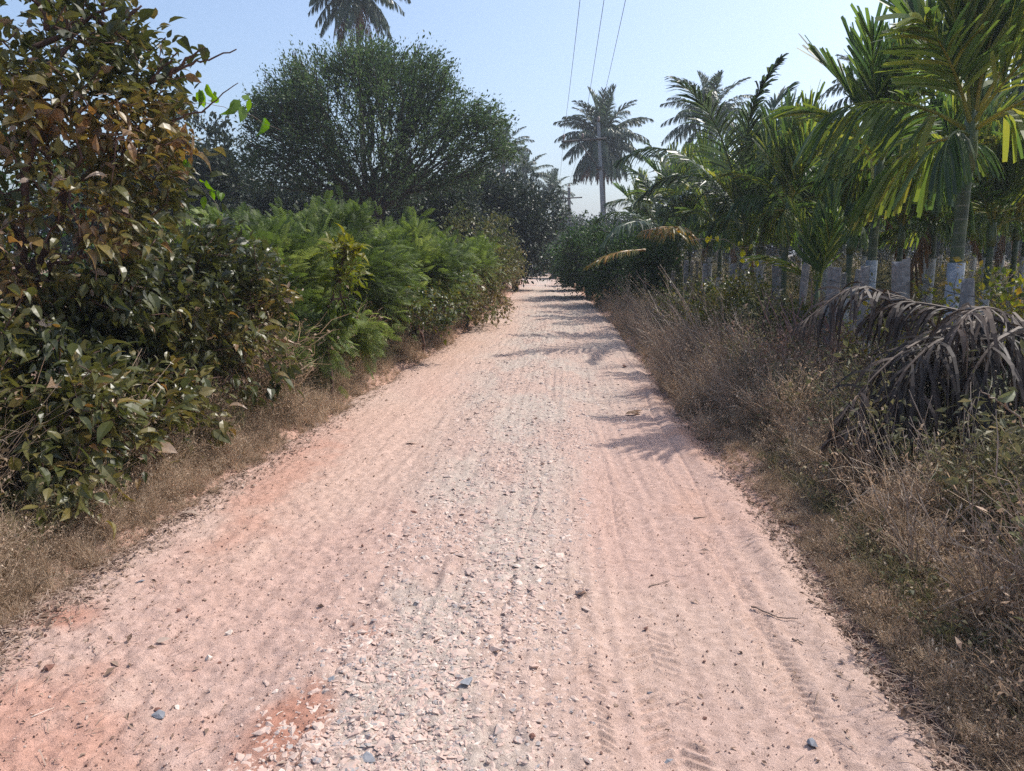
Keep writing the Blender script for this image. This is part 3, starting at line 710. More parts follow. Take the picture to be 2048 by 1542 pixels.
twig_paths('bare_branch', 'curved twig ending bare just left of the acacia crown', [[(330, 250, 5.1), (370, 228, 5.1), (410, 222, 5.1), (440, 195, 5.1), (475, 165, 5.1)], [(200, 280, 5), (270, 260, 5), (335, 248, 5.1)]],
           [(345, 240, 5.1), (320, 255, 5.1), (290, 250, 5)], M['bark_red'], M['big_leaf'], .09, 3, r=.009)
twig_paths('climbing_vine', 'thin vine with drooping bright green leaves crossing the sky at left', [[(150, 185, 5.1), (260, 190, 5.1), (340, 198, 5.1), (430, 210, 5.2), (500, 230, 5.2), (560, 262, 5.2)]],
           [(398, 178, 5.2), (405, 180, 5.2), (428, 182, 5.2), (432, 190, 5.2), (412, 168, 5.2), (480, 200, 5.2), (490, 200, 5.2), (500, 198, 5.2), (487, 212, 5.2), (472, 205, 5.2), (530, 235, 5.2)], M['stalk'], M['vine_leaf'], .105, 4, r=.003)
twig_paths('climbing_vine', 'thin hanging vine with bright green leaves in front of the dark trees at left', [[(330, 300, 5.2), (370, 335, 5.2), (400, 370, 5.2), (430, 400, 5.2), (450, 440, 5.2)]],
           [(372, 318, 5.2), (385, 325, 5.2), (400, 358, 5.2), (412, 360, 5.2), (422, 378, 5.2), (435, 380, 5.2), (410, 392, 5.2), (445, 385, 5.2)], M['stalk'], M['vine_leaf'], .08, 5, r=.003)

# feathery green bushes (the light green mass at left centre)
FG = 'feathery green bushes at left'
for lab, base, ells, n, seed in [
    ('feathery green bush nearest the camera, behind the big-leaved shrub', (430, 8.2), [E(440, 510, 8.4, .8, .8, .36), E(510, 590, 7.9, .7, .6, .42), E(585, 670, 7.4, .5, .5, .34), E(560, 540, 8.2, .6, .6, .4)], 620, 301),
    ('tallest feathery green bush, cresting below the acacia trunk', (620, 9.6), [E(590, 530, 9.8, .9, .9, .48), E(650, 600, 8.9, .7, .7, .40), E(700, 670, 8.4, .4, .4, .2), E(730, 560, 9.8, .7, .8, .42), E(550, 455, 9.9, .45, .5, .16), E(670, 450, 10.4, .5, .5, .18)], 780, 302),
    ('feathery green bush right of the yellow-tipped sapling', (790, 11.6), [E(780, 530, 11.6, .85, .9, .48), E(800, 600, 10.6, .6, .8, .38), E(860, 545, 12.2, .7, .9, .50), E(820, 470, 12, .4, .5, .2)], 640, 303),
    ('feathery green bush farthest down the left hedge', (930, 14.6), [E(910, 515, 14.4, .7, 1.0, .42), E(890, 565, 13.2, .6, .9, .36), E(950, 520, 16, .5, 1, .4)], 420, 304)]:
    woody('feathery_bush', lab, 'bush', [G(*base), (G(*base)[0], base[1], .35)], ells, n, (M['feather_leaf'], 'feather'), M['bark_far'], 17, .125, 1, .03, seed, group=FG, spread=.11, rmin=.003, shell=.4, upb=.12, outw=1.1, hole=.32, tintf=lambda p, c, r: np.clip(c * .7 + (fbm(p[:, 0] * 3, p[:, 2] * 4 + p[:, 1] * 2, 3) - .5) * 1.6 + .12, 0, 1))
woody('yellow_sapling', 'slim sapling with bright yellow-green tip in front of the feathery bushes', 'sapling',
      [G(650, 7.4), at(655, 700, 7.4), at(665, 600, 7.4), at(680, 540, 7.4), at(690, 500, 7.4)],
      [E(690, 500, 7.4, .16, .16, .14), E(690, 550, 7.4, .22, .2, .14), E(680, 630, 7.3, .2, .2, .2)], 60, (M['yellow_leaf'], ''), M['bark_red'], 9, .085, .42, .02, 305, spread=.06, zmin=.2, droop=.1, tintf=lambda p, c, r: np.clip(c * .3 + (p[:, 2] - .9) * .7, 0, .72))
woody('glossy_shrub', 'shrub with small glossy leaves glinting at the foot of the left hedge', 'shrub',
      [G(840, 11.), (G(840, 11.)[0], 11., .3)], [E(850, 620, 10.2, .6, .6, .30), E(900, 590, 12, .5, .8, .40)], 240, (M['shrub_leaf'], ''), M['bark_red'], 13, .055, .55, .02, 306, spread=.08, zmin=.15)
for lab, base, ells, n, seed in [
    ('yellow-green leafy shrub beyond the feathery bushes on the left hedge', (930, 17), [E(930, 490, 17, .85, 1.2, .85), E(960, 540, 15.5, .8, 1.2, .6), (at(950, 500, 15.5)[0], 15.5, .45, .7, 1.6, .5)], 560, 311),
    ('yellow-brown leafy shrub at the far end of the left hedge', (1000, 20), [E(995, 500, 20, .62, 1.3, .95), E(1010, 545, 18.5, .55, 1.4, .6), E(1020, 530, 23, .45, 1.5, .8), (at(1005, 500, 18.5)[0], 18.5, .45, .5, 1.6, .5)], 620, 312)]:
    woody('leafy_shrub', lab, 'shrub', [G(*base), (G(*base)[0], base[1], .4)], ells, n, (M['hedge_leaf'], ''), M['bark_red'], 22, .078, .55, .03, seed, group='yellowish shrubs along the left hedge', spread=.13, big=False, shell=.4, hole=.6, tintf=lambda p, c, r: np.clip(.15 + c * .6 + .35 * sstep(1.3, .3, p[:, 2]) + (fbm(p[:, 0] * 2 + p[:, 1], p[:, 2] * 2.5, 3) - .5) * .9, 0, 1))

# the big acacia
bx, by = at(750, 400, 22)[0], 22
cz = at(750, 300, 22)[2]
woody('acacia_tree', 'wide round acacia tree with airy crown and dark forking trunk left of the lane', 'tree',
      [(bx + .1, by, 0), (bx + .05, by, 1.2), (bx, by, 2.4), (bx - .05, by, 3.2)],
      [E(745, 265, 22, 3.0, 2.8, 2.2), E(880, 225, 22, 1.3, 1.5, 1.0), E(610, 200, 22, 1.4, 1.5, 1.2), E(600, 280, 22, 1.6, 2.0, 1.6), E(890, 290, 22, 1.6, 2.0, 1.4), E(530, 300, 22, .8, 1.4, 1.1), E(640, 175, 22, 1.6, 1.6, 1.1), E(810, 165, 22, 1.5, 1.6, 1.1), E(720, 120, 22, 1.0, 1.2, .8), E(960, 240, 21.5, .9, 1.1, .5), E(1000, 300, 21.5, .7, 1.0, .3), E(520, 225, 22, .6, .9, .5)],
      4200, (M['acacia_leaf'], ''), M['bark'], 30, .084, .40, .21, 401, spread=.15, rmin=.011, big=False, shell=.36, bf=.75, zmin=2.0, upj=.9, outw=.7, upb=.2, expo=.46, sides=6, hole=1.15)

# background dark trees (prototypes copied)
def tree_proto(seed, h, w, leaf, n=520, per=46, L=.15):
    rng = np.random.default_rng(seed)
    ells = [(rng.normal(0, w * .25), rng.normal(0, w * .25), h * rng.uniform(.45, .75), w * rng.uniform(.4, .6), w * rng.uniform(.4, .6), h * rng.uniform(.2, .3)) for _ in range(6)] + [(0, 0, h * .35, w * .8, w * .8, h * .3)]
    return woody('broadleaf_tree', 'x', 'tree', [(0, 0, 0), (0, 0, h * .18), (.1, 0, h * .35)], ells, n, (leaf, ''), M['bark_far'], per, L, .5, .16, seed, spread=.22, rmin=.01, big=False, shell=.4, zmin=.3, upj=.8)
def place(proto, first, loc, rz, sc, label, group, name=None):
    if first: o = proto
    else:
        o = proto.copy(); C.objects.link(o)
        for ch in proto.children:
            c = ch.copy(); C.objects.link(c); c.parent = o
    o.location = loc; o.rotation_euler = (0, 0, rz); o.scale = sc if isinstance(sc, tuple) else (sc, sc, sc)
    o['label'] = label
    if group: o['group'] = group
    elif 'group' in o.keys(): del o['group']
    if name: o.name = name
    return o
protos = [tree_proto(501, 5.5, 2.2, M['dark_leaf']), tree_proto(502, 5.0, 2.4, M['dark_leaf']), tree_proto(503, 5.5, 1.8, M['acacia_leaf'])]
bushp = [tree_proto(511, 2.4, 1.5, M['bush_leaf'], 420, 44, .09), tree_proto(512, 2.2, 1.4, M['pale_bush_leaf'], 360, 40, .10)]
used = {}
def put(pi, px, top, Y, rz, label, group, arr=protos, wid=1.0, name=None, hp=None):
    h = at(px, top, Y)[2]; base = hp or (5.2 if arr is protos else 2.3); s = h / base
    x = at(px, 505, Y)[0]; key = (id(arr), pi)
    place(arr[pi], key not in used, (x, Y, 0), rz, (s * wid, s * wid, s), label, group, name); used[key] = 1
DT = 'dark trees behind the left hedge'
put(0, 400, 235, 27, 0, 'dark tree left of the acacia, rising beside the orange-leaved tree', DT)
put(1, 480, 300, 30, 1.1, 'dark tree half hidden behind the left side of the acacia', DT, wid=1.1)
put(0, 580, 330, 29, 2.1, 'dark dense tree filling the gap below the acacia crown at its left', DT, wid=1.2)
put(1, 690, 340, 28, 3.3, 'dark dense tree directly behind the acacia trunk', DT, wid=1.2)
put(2, 830, 330, 28, 4.2, 'dark tree right behind the acacia trunk on its right', DT, wid=1.3)
put(0, 905, 350, 26, 5.1, 'dark tree under the right edge of the acacia crown', DT, wid=1.1)
put(1, 980, 300, 30, .4, 'dark rounded tree between the acacia and the far coconut palms', DT, wid=1.15)
put(0, 1030, 345, 30, 1.9, 'dark rounded tree overhanging the lane where it bends', DT, wid=1.0)
put(2, 310, 300, 30, 2.9, 'tree behind the left big-leaved tree, seen through its leaves', DT, wid=1.2)
put(1, 200, 260, 26, 2.9, 'dark tree mostly hidden behind the left big-leaved tree', DT, wid=1.2)
put(1, 1085, 430, 50, 5.2, 'small dark tree behind the bend of the lane', DT, wid=.9)
FT = 'far trees closing the end of the lane'
put(2, 1120, 420, 75, 1.0, 'hazy distant tree just left of the far utility pole', FT, wid=1.1)
put(0, 1165, 430, 70, 2.0, 'hazy distant tree just right of the far utility pole', FT, wid=1.2)
put(1, 1060, 420, 72, 3.0, 'hazy distant tree behind the left coconut palms', FT, wid=1.2)
put(0, 1230, 420, 64, 4.0, 'distant tree below the tall coconut palm behind the near pole', FT, wid=1.2)
for i, (px, Y) in enumerate([(1300, 55), (1380, 60), (1460, 50), (1560, 55), (1660, 50), (1760, 56), (1870, 50), (1980, 54), (2080, 50)]):
    put(i % 3, px, 400, Y, i * 1.3, 'distant tree seen between the areca trunks behind the plantation', 'distant trees behind the plantation', wid=1.35)
BG = 'green bushes on the far verges'
put(1, 1108, 490, 44, .5, 'pale green bush at the bend, left of the far utility pole', BG, bushp, 1.2, 'roadside_bush')
put(0, 1065, 520, 50, 2.5, 'low bush behind the pale posts at the bend', BG, bushp, 1.0, 'roadside_bush')
put(0, 1140, 515, 34, 1.5, 'small dark bush beside the far utility pole on the right verge', BG, bushp, .8, 'roadside_bush')
put(0, 1185, 455, 25, 4.0, 'dense dark green bush leaning over the right side of the lane', BG, bushp, 1.15, 'roadside_bush')
put(0, 1245, 450, 21, 2.2, 'dense dark green bush at the near end of the right thicket', BG, bushp, 1.0, 'roadside_bush')
put(0, 1310, 470, 17.5, .9, 'dark green bush beside the fence under the yellow palm frond', BG, bushp, .8, 'roadside_bush')
put(0, 1165, 480, 30, .9, 'dark bush behind the thicket on the right verge', BG, bushp, .9, 'roadside_bush')

# ------------------------------------------------------------------ palms
def frond_mesh(name, path, n, Lf, w, mats, seed, phi=(75, 20), vee=25, droop=.6, trunc=False, K=4, rr=.018, start=.12, jit=.12, clump=0, tint=(.0, .8), lprof=None, brk=.0):
    rng = np.random.default_rng(seed); b = Buf()
    path = np.asarray(path, float); m_ = len(path)
    seg = np.r_[0, np.cumsum(np.linalg.norm(np.diff(path, axis=0), axis=1))]; seg /= seg[-1]
    def pos(s): return np.stack([np.interp(s, seg, path[:, k]) for k in range(3)], -1)
    s = np.linspace(start, 1, n); s = np.clip(s + rng.normal(0, .25 / n, n), start, 1)
    if clump:
        g = np.floor(s * clump) / clump; s = s * .55 + (g + .5 / clump) * .45
    s = np.repeat(s, 2); side = np.tile([-1., 1.], n)
    keep = rng.random(2 * n) >= brk; s = s[keep]; side = side[keep]; k = len(s)
    P0 = pos(s); T = unit(pos(np.minimum(s + .02, 1)) - pos(s - .02))
    up = np.array([0, 0, 1.]); S = unit(np.cross(T, up) + 1e-4); Nn = np.cross(S, T)
    ph = np.radians(phi[0] + (phi[1] - phi[0]) * s ** 1.2 + rng.normal(0, 4 + 30 * jit, k)); v = np.radians(vee + rng.normal(0, 60 * jit, k))
    D = unit(np.cos(ph)[:, None] * T + np.sin(ph)[:, None] * (S * (side * np.cos(v))[:, None] + Nn * np.sin(v)[:, None]))
    prof = (np.sin(PI * np.clip(.10 + .86 * s, 0, 1)) ** .6) if lprof is None else lprof(s)
    L = Lf * prof * rng.uniform(.85, 1.08, k)
    pts = [P0]; d = D
    for i in range(1, K + 1):
        d = unit(d + np.array([0, 0, -1.]) * (droop * ((1.25 - i / K) if trunc else (i / K)) * rng.uniform(.6, 1.4, k))[:, None]); pts.append(pts[-1] + d * (L / K)[:, None])
    Pt = np.stack(pts, 1)
    W0 = unit(T - (T * D).sum(1, keepdims=True) * D + rng.normal(0, .25, (k, 3)))
    prof_w = np.interp(np.linspace(0, 1, K + 1), [0, .3, .8, 1], [.35, 1, .95, .75] if trunc else [.5, 1, .7, .12])
    W = W0[:, None] * (w * .5 * prof_w)[None, :, None] * rng.uniform(.75, 1.2, k)[:, None, None]
    b.ribbons(Pt, W, rng.uniform(tint[0], tint[1], k), 0)
    q = np.linspace(0, 1, 12); b.tube(pos(q), np.interp(q, [0, .12, 1], [rr * 1.6, rr, rr * .25]), 5, .7, 0)
    return b.mesh(name, mats)
def arc(L, a0, a1, n=12, sway=0):
    """rachis leaving the stem at elevation a0 (deg) and ending at a1, in the local YZ plane"""
    a = np.radians(np.linspace(0, 1, n) ** 1.3 * (a1 - a0) + a0); st = L / (n - 1)
    P = [np.zeros(3)]
    for i in range(n - 1): P.append(P[-1] + st * np.array([sway * i / n * .3, math.cos(a[i]), math.sin(a[i])]))
    return np.array(P)
ARE = {}
for i, (a0, a1, L, vee, dr) in enumerate([(86, 80, 1.45, 26, .03), (80, 64, 1.5, 32, .06), (68, 42, 1.45, 34, .14), (52, 6, 1.32, 18, .5), (30, -30, 1.2, 0, 1.1), (4, -55, 1.1, -15, 1.4)]):
    for v in range(2):
        ARE[i, v] = frond_mesh('areca_frond', arc(L, a0, a1, sway=(v - .5)), 30, .66, .044, [M['areca_frond']], 600 + i * 3 + v, (44, 12), vee, dr * .5, True, 4, .016, .20, .09, 0, (.10, .70), lambda s: np.clip(1.02 - .25 * s, .6, 1))
COC = {}
for i, (a0, a1, L, vee, dr) in enumerate([(86, 60, 3.3, 25, .12), (68, 15, 3.6, 20, .35), (48, -20, 3.7, 8, .7), (26, -45, 3.7, -5, 1.0), (0, -65, 3.5, -20, 1.1), (-35, -80, 3.2, -25, .9)]):
    for v in range(2):
        COC[i, v] = frond_mesh('coconut_frond', arc(L, a0, a1, sway=(v - .5) * 1.5), 84, .88, .062, [M['coconut_frond']], 640 + i * 3 + v, (70, 25), vee, dr, False, 3, .03, .16, .10, 9, (.0, .8))
DEADF = [frond_mesh('dead_palm_frond', arc(3.0, -50, -86), 40, .75, .04, [M['brown_frond']], 670, (60, 20), -20, 1.2, False, 3, .03, .2, .2, 0, (.0, .7)),
         frond_mesh('dead_areca_frond', arc(1.4, -40, -88), 20, .5, .04, [M['brown_frond']], 671, (50, 10), -20, 1.2, True, 3, .015, .2, .2, 0, (.0, .8))]
def add_frond(root, me, z, az, sc, name='frond', off=.03, roll=0):
    o = bpy.data.objects.new(name, me); C.objects.link(o); o.parent = root
    o.location = (-math.sin(az) * off, math.cos(az) * off, z); o.rotation_euler = (0, roll, az); o.scale = (sc, sc, sc); return o
def areca(px, Y, hc, sc, label, seed, sleeve='sleeve_grey', group=None, slh=1.4, nf=(2, 3, 3, 3, 3, 2), rt=.058, az0=None, x=None, dead=0, lean=(0, 0)):
    rng = np.random.default_rng(seed); x = at(px, 505, Y)[0] if x is None else x
    r = thing('areca_palm', label, 'palm tree', (x, Y, 0), 0, group)
    b = Buf(); q = np.linspace(0, 1, 9)
    pth = np.stack([lean[0] * q ** 2, lean[1] * q ** 2, q * hc], -1)
    b.tube(pth, rt * np.interp(q, [0, .15, .75, 1], [1.35, 1.05, .92, .9]), 12); b.obj('trunk', M['areca_trunk'], r, smooth=True)
    b = Buf(); cs = .55 * sc
    b.tube([(lean[0], lean[1], hc - .02), (lean[0], lean[1], hc + cs * .25), (lean[0], lean[1], hc + cs)], [rt * 1.15, rt * 1.25, rt * .7], 12); b.obj('crownshaft', M['areca_shaft'], r, smooth=True)
    if sleeve:
        b = Buf(); s_ = rt * 1.2; b.tube([(0, 0, 0), (.004, 0, slh * .5), (lean[0] * .2, 0, slh)], [s_ * 1.08, s_, s_ * 1.02], 12, cap=False); b.obj('trunk_wrap', M[sleeve], r, smooth=True)
    az = rng.uniform(0, 2 * PI) if az0 is None else az0
    for lv, cnt in enumerate(nf):
        for j in range(cnt):
            az += 2.4 + rng.normal(0, .25)
            o = add_frond(r, ARE[lv, int(rng.integers(0, 2))], hc + cs * (.95 - .09 * lv), az, sc * rng.uniform(.82, 1.12), roll=rng.normal(0, .12)); o.location.x += lean[0]; o.location.y += lean[1]
    for j in range(dead):
        add_frond(r, DEADF[1], hc + .05, rng.uniform(0, 6.28), sc, 'dead_frond')
    return r
M['areca_shaft'] = solid('areca_shaft', (.05, .075, .025), (.10, .13, .045), 5, .4, .1, .003, (1, 1, .4), 3, .5)
areca(1915, 7.4, 2.30, 1.10, 'tallest and nearest areca palm at right, its trunk wrapped in blue-grey net', 701, 'sleeve_blue', az0=.4, nf=(4, 5, 4, 3, 3, 2), rt=.064)
areca(1745, 9.8, 2.30, .92, 'areca palm with bluish wrapped trunk, left of the nearest one in the front row', 702, 'sleeve_blue', az0=1.2, nf=(5, 5, 3, 3, 3, 2))
areca(1570, 12.4, 1.95, .85, 'areca palm behind the square stone post, third of the front row', 703, None, az0=2.2, nf=(4, 4, 3, 3, 3, 2))
areca(1640, 9.0, .82, .62, 'short young areca palm with fan-like yellow-green fronds on a thin dark stem', 704, None, nf=(2, 3, 2, 1, 0, 0), rt=.028)
rng = np.random.default_rng(77)
for i, (px_, Y_, hc_) in enumerate([(1700, 11.0, 1.5), (1500, 13.6, 1.5), (1440, 15.6, 1.6), (1800, 11.6, 1.6), (1860, 12.4, 1.5), (1980, 10.2, 1.6), (1610, 14.5, 1.6), (1380, 18.4, 1.5), (2030, 11.5, 1.7)]):
    areca(px_, Y_, hc_, .72, 'half-grown areca palm filling the space between the taller trunks', 690 + i, 'sleeve_grey', 'half-grown areca palms between the tall ones', nf=(3, 3, 3, 2, 1, 0), rt=.045, slh=1.0)
for i, y in enumerate([15, 17.6, 20.2, 22.8, 25.4]):
    areca(0, y, rng.uniform(1.5, 1.9) + .02 * y, rng.uniform(.85, 1.0), ['areca palm in the front row right of the young coconut palm', 'areca palm in the front row behind the young coconut palm', 'areca palm of the front row with fronds over the dark green bush', 'areca palm low in the front row beyond the yellow frond', 'farthest areca palm of the front row in view'][i], 710 + i, 'sleeve_grey', 'areca palms of the front row', x=4.65 + rng.normal(0, .12))
cnt = 0
for row, x0 in enumerate([7.1, 9.6, 12.1, 14.6, 17.1, 19.6, 22.1]):
    for j in range(11):
        y = 7.2 + 2.55 * j + rng.normal(0, .15) + row * .3; x = x0 + rng.normal(0, .15)
        px = CX + F * x / y
        if px > 2250 or px < 1380: continue
        if row == 0:
            lab = 'areca palm in the second row from the lane, pale wrapped trunk'
        else: lab = 'areca palm deep inside the plantation behind the second row'
        areca(0, y, rng.uniform(1.9, 2.6), rng.uniform(.9, 1.12), lab, 730 + cnt, 'sleeve_grey', 'areca palms of the second row' if row == 0 else 'areca palms deep in the plantation', x=x, nf=(2, 3, 4, 4, 3, 1), dead=int(rng.random() < .4)); cnt += 1

def coconut(px, Y, cpx, cpy, sc, label, seed, nf=(3, 4, 5, 5, 4, 3), dead=0, group=None, r0=.16, curve=.3):
    rng = np.random.default_rng(seed); top = at(cpx, cpy, Y); base = at(px, 505, Y)
    loc = np.array([base[0], Y, 0.]); r = thing('coconut_palm', label, 'palm tree', tuple(loc), 0, group)
    q = np.linspace(0, 1, 14); b = Buf(); e = top - loc
    P = np.stack([e[0] * q ** (1 + curve), e[1] * q, e[2] * q], -1); b.tube(P, r0 * np.interp(q, [0, .06, .3, 1], [1.7, 1.1, 1, .75]), 10)
    b.obj('trunk', M['palm_trunk'], r, smooth=True)
    az = rng.uniform(0, 6)
    for lv, c in enumerate(nf):
        for j in range(c):
            az += 2.4 + rng.normal(0, .2); o = add_frond(r, COC[lv, int(rng.integers(0, 2))], 0, az, sc * rng.uniform(.88, 1.1), off=.12)
            o.location = (e[0] + o.location.x, e[1] + o.location.y, e[2] - .05 * lv)
    for j in range(dead):
        az += 2.4; o = add_frond(r, DEADF[0], 0, az, sc, 'dead_frond', off=.15); o.location = (e[0] + o.location.x, e[1] + o.location.y, e[2] - .4)
    return r
coconut(1211, 56, 1203, 275, 1.0, 'tall coconut palm with hanging skirt of fronds behind the near utility pole', 801, (5, 8, 11, 13, 15, 18), 22)
coconut(735, 42, 712, -30, .88, 'very tall coconut palm whose crown leaves the frame above the acacia', 802, (3, 4, 6, 8, 9, 9), 6)
coconut(1108, 78, 1105, 385, .72, 'small distant coconut palm left of the far utility pole', 803, (4, 5, 7, 7, 6, 5), group='distant coconut palms left of the lane')
coconut(1045, 70, 1050, 350, .70, 'distant coconut palm just right of the dark tree mass', 804, (4, 5, 7, 7, 6, 5), group='distant coconut palms left of the lane')
coconut(1010, 62, 1008, 300, .68, 'distant coconut palm showing above the dark tree mass right of the acacia', 805, (4, 5, 7, 7, 6, 5), group='distant coconut palms left of the lane')
coconut(1440, 46, 1418, 235, .85, 'coconut palm rising behind the young coconut fronds at right centre', 806, (4, 6, 8, 8, 6, 4))
coconut(1740, 34, 1745, 175, .6, 'coconut palm behind the front areca crowns at upper right', 807, (3, 5, 6, 6, 4, 2))
coconut(330, 46, 340, 265, .6, 'coconut palm barely showing between the left tree and the dark trees', 808, (3, 3, 3, 3, 2, 1))
coconut(2120, 16, 2110, 120, .75, 'coconut palm whose fronds enter at the upper right corner', 809, (3, 3, 4, 4, 3, 1))

# young coconut palm: each frond follows its own line
def path_frond(root, pts, me_name, mat, seed, name='frond', **kw):
    pts = np.array([at(*p) for p in pts]); n = 14
    d = np.r_[0, np.cumsum(np.linalg.norm(np.diff(pts, axis=0), axis=1))]; q = np.linspace(0, d[-1], n)
    P = np.stack([np.interp(q, d, pts[:, k]) for k in range(3)], -1)
    for _ in range(2): P[1:-1] = (P[:-2] + 2 * P[1:-1] + P[2:]) / 4
    me = frond_mesh(me_name, P - np.array(root.location), mats=[M[mat]], seed=seed, **kw)
    o = bpy.data.objects.new(name, me); C.objects.link(o); o.parent = root; return o
yc = thing('young_coconut_palm', 'young trunkless coconut palm with tall upright feather fronds at right centre', 'palm tree', G(1490, 13.5))
b = Buf(); b.tube([(0, 0, 0), (0, 0, .8), (0, 0, 1.4)], [.16, .14, .08], 10); b.obj('trunk', M['palm_trunk'], yc, smooth=True)
kw = dict(n=62, Lf=.75, w=.042, phi=(66, 18), vee=15, droop=.35, K=3, rr=.022, start=.2, jit=.05)
path_frond(yc, [(1495, 480, 13.5), (1470, 360, 13.5), (1435, 250, 12.8), (1392, 185, 12.4), (1350, 158, 12.2)], 'tall_frond', 'coconut_frond', 1, **kw)
path_frond(yc, [(1495, 480, 13.5), (1490, 330, 13.4), (1495, 240, 13.0), (1525, 165, 11.8), (1560, 118, 11.4)], 'tall_frond', 'coconut_frond', 2, **{**kw, 'vee': 30, 'phi': (32, 10), 'Lf': .62, 'w': .05})
path_frond(yc, [(1500, 480, 13.6), (1510, 330, 13.8), (1530, 260, 14), (1552, 200, 14.2), (1578, 175, 14.2)], 'tall_frond', 'coconut_frond', 3, **kw)
path_frond(yc, [(1490, 480, 13.6), (1440, 370, 14), (1360, 300, 14.4), (1290, 290, 14.6), (1240, 320, 14.8)], 'tall_frond', 'coconut_frond', 4, **{**kw, 'droop': .8})
path_frond(yc, [(1490, 480, 13.6), (1460, 400, 14), (1400, 350, 14.4), (1330, 350, 14.6), (1275, 400, 14.8)], 'tall_frond', 'coconut_frond', 5, **{**kw, 'droop': .8})
path_frond(yc, [(1500, 480, 13.6), (1540, 380, 13), (1600, 330, 12.6), (1660, 340, 12.4)], 'tall_frond', 'coconut_frond', 6, **{**kw, 'droop': .8})
y2 = thing('young_coconut_palm', 'low coconut palm beside the lane with arching fronds below the near pole', 'palm tree', G(1320, 18))
b = Buf(); b.tube([(0, 0, 0), (0, 0, .8), (0, 0, 1.3)], [.15, .13, .07], 10); b.obj('trunk', M['palm_trunk'], y2, smooth=True)
for i, pth in enumerate([[(1320, 470, 18), (1290, 410, 18), (1250, 395, 17.8), (1215, 405, 17.6)], [(1320, 470, 18), (1310, 400, 18.3), (1285, 350, 18.6), (1250, 330, 19)], [(1320, 470, 18), (1340, 400, 18.3), (1330, 330, 18.6), (1300, 290, 19)],
                         [(1320, 470, 18), (1280, 440, 17), (1240, 450, 16.5), (1205, 490, 16.2)], [(1320, 470, 18), (1350, 400, 17.5), (1400, 370, 17), (1440, 390, 16.8)], [(1320, 470, 18), (1280, 430, 19), (1230, 420, 19.5), (1190, 440, 20)]]):
    path_frond(y2, pth, 'arching_frond', 'coconut_frond', 20 + i, **{**kw, 'Lf': .6, 'n': 44, 'droop': .7})
path_frond(y2, [(1325, 475, 17.6), (1365, 455, 15.5), (1330, 452, 14.6), (1285, 462, 14.0)], 'yellow_frond', 'yellow_frond', 30, name='yellow_frond', **{**kw, 'Lf': .62, 'n': 44, 'droop': .8})
path_frond(y2, [(1290, 500, 16.6), (1250, 502, 16.2), (1210, 512, 16.0), (1172, 535, 15.8)], 'yellow_frond', 'yellow_frond', 31, name='yellow_frond', **{**kw, 'Lf': .4, 'n': 40, 'droop': .5, 'w': .03})

# ------------------------------------------------------------------ fallen dry fronds at right
dk = dict(n=58, Lf=.62, w=.022, phi=(60, 25), vee=-15, droop=.8, K=6, rr=.016, start=.08, jit=.5, tint=(.0, .6), brk=.2)
def dead_frond(label, pts, seed, **k2):
    p0 = at(*pts[0]); r = thing('dead_palm_frond', label, 'dead frond', tuple(p0), 0, 'fallen dry palm fronds')
    path_frond(r, pts, 'dead_frond', 'dead_frond', seed, name='leaf_blade', **{**dk, **k2})
dead_frond('pale dry frond drooping like a fountain on top of the fallen heap', [(2060, 660, 5.1), (2010, 625, 4.9), (1965, 612, 4.6), (1925, 628, 4.35), (1915, 660, 4.25)], 41, Lf=.80, n=34, tint=(.2, 1.0), w=.024, droop=1.3, start=.2)  # raised tint paints the whitish highlight on top of the heap
dead_frond('dark dry frond sweeping down leftward from the middle of the heap', [(1990, 640, 4.9), (1880, 660, 4.7), (1790, 710, 4.5), (1720, 780, 4.4), (1670, 850, 4.3)], 42, Lf=.50, n=54)
dead_frond('dry frond arching highest over the stone posts left of the heap', [(1830, 690, 5.2), (1790, 600, 5.3), (1720, 562, 5.3), (1660, 600, 5.2), (1600, 650, 5.1)], 43, Lf=.42, w=.02, n=40, tint=(.0, .6))
dead_frond('dry frond lying behind the heap with straight thin leaflets', [(1980, 640, 5.0), (1890, 615, 5.1), (1800, 600, 5.2), (1730, 640, 5.2)], 44, Lf=.45, n=44)
dead_frond('broad dry frond hanging to the ground at the front of the heap', [(1990, 650, 4.7), (1900, 690, 4.5), (1830, 740, 4.3), (1770, 830, 4.15), (1740, 900, 4.1)], 45, Lf=.62, n=54)
dead_frond('dry frond hanging straight down in the middle of the heap', [(1960, 640, 4.55), (1945, 700, 4.4), (1940, 780, 4.3), (1945, 870, 4.25)], 46, Lf=.50, n=30, phi=(30, 10), w=.04, droop=.6)
dead_frond('dark dry frond falling to the right edge of the picture', [(1970, 630, 4.7), (2030, 650, 4.6), (2090, 720, 4.5), (2120, 830, 4.4)], 47, Lf=.7, n=44, tint=(0, .6))
dead_frond('low dry frond whose leaflets lie along the verge weeds', [(1900, 760, 4.6), (1810, 790, 4.4), (1730, 850, 4.25), (1660, 880, 4.2)], 48, Lf=.40, n=44, tint=(0, .7))
dead_frond('short dry frond standing behind the heap toward the nearest areca trunk', [(1900, 700, 5.3), (1860, 640, 5.4), (1820, 600, 5.5), (1770, 585, 5.6)], 49, Lf=.34, n=36, w=.018, tint=(.1, .8), droop=.4)
dead_frond('dry frond dropping steeply at the front left of the heap', [(1960, 660, 4.6), (1870, 680, 4.4), (1790, 760, 4.25), (1750, 870, 4.2)], 51, Lf=.7, n=50, tint=(0, .35))  # low tint paints the heap's shade into these leaflets
dead_frond('dry frond hanging at the front right of the heap below the pale one', [(2040, 660, 4.4), (1990, 680, 4.25), (1940, 750, 4.15), (1900, 850, 4.1)], 52, Lf=.75, n=50, tint=(0, .3))  # leaflets coloured darker to put shade on the heap's lower front
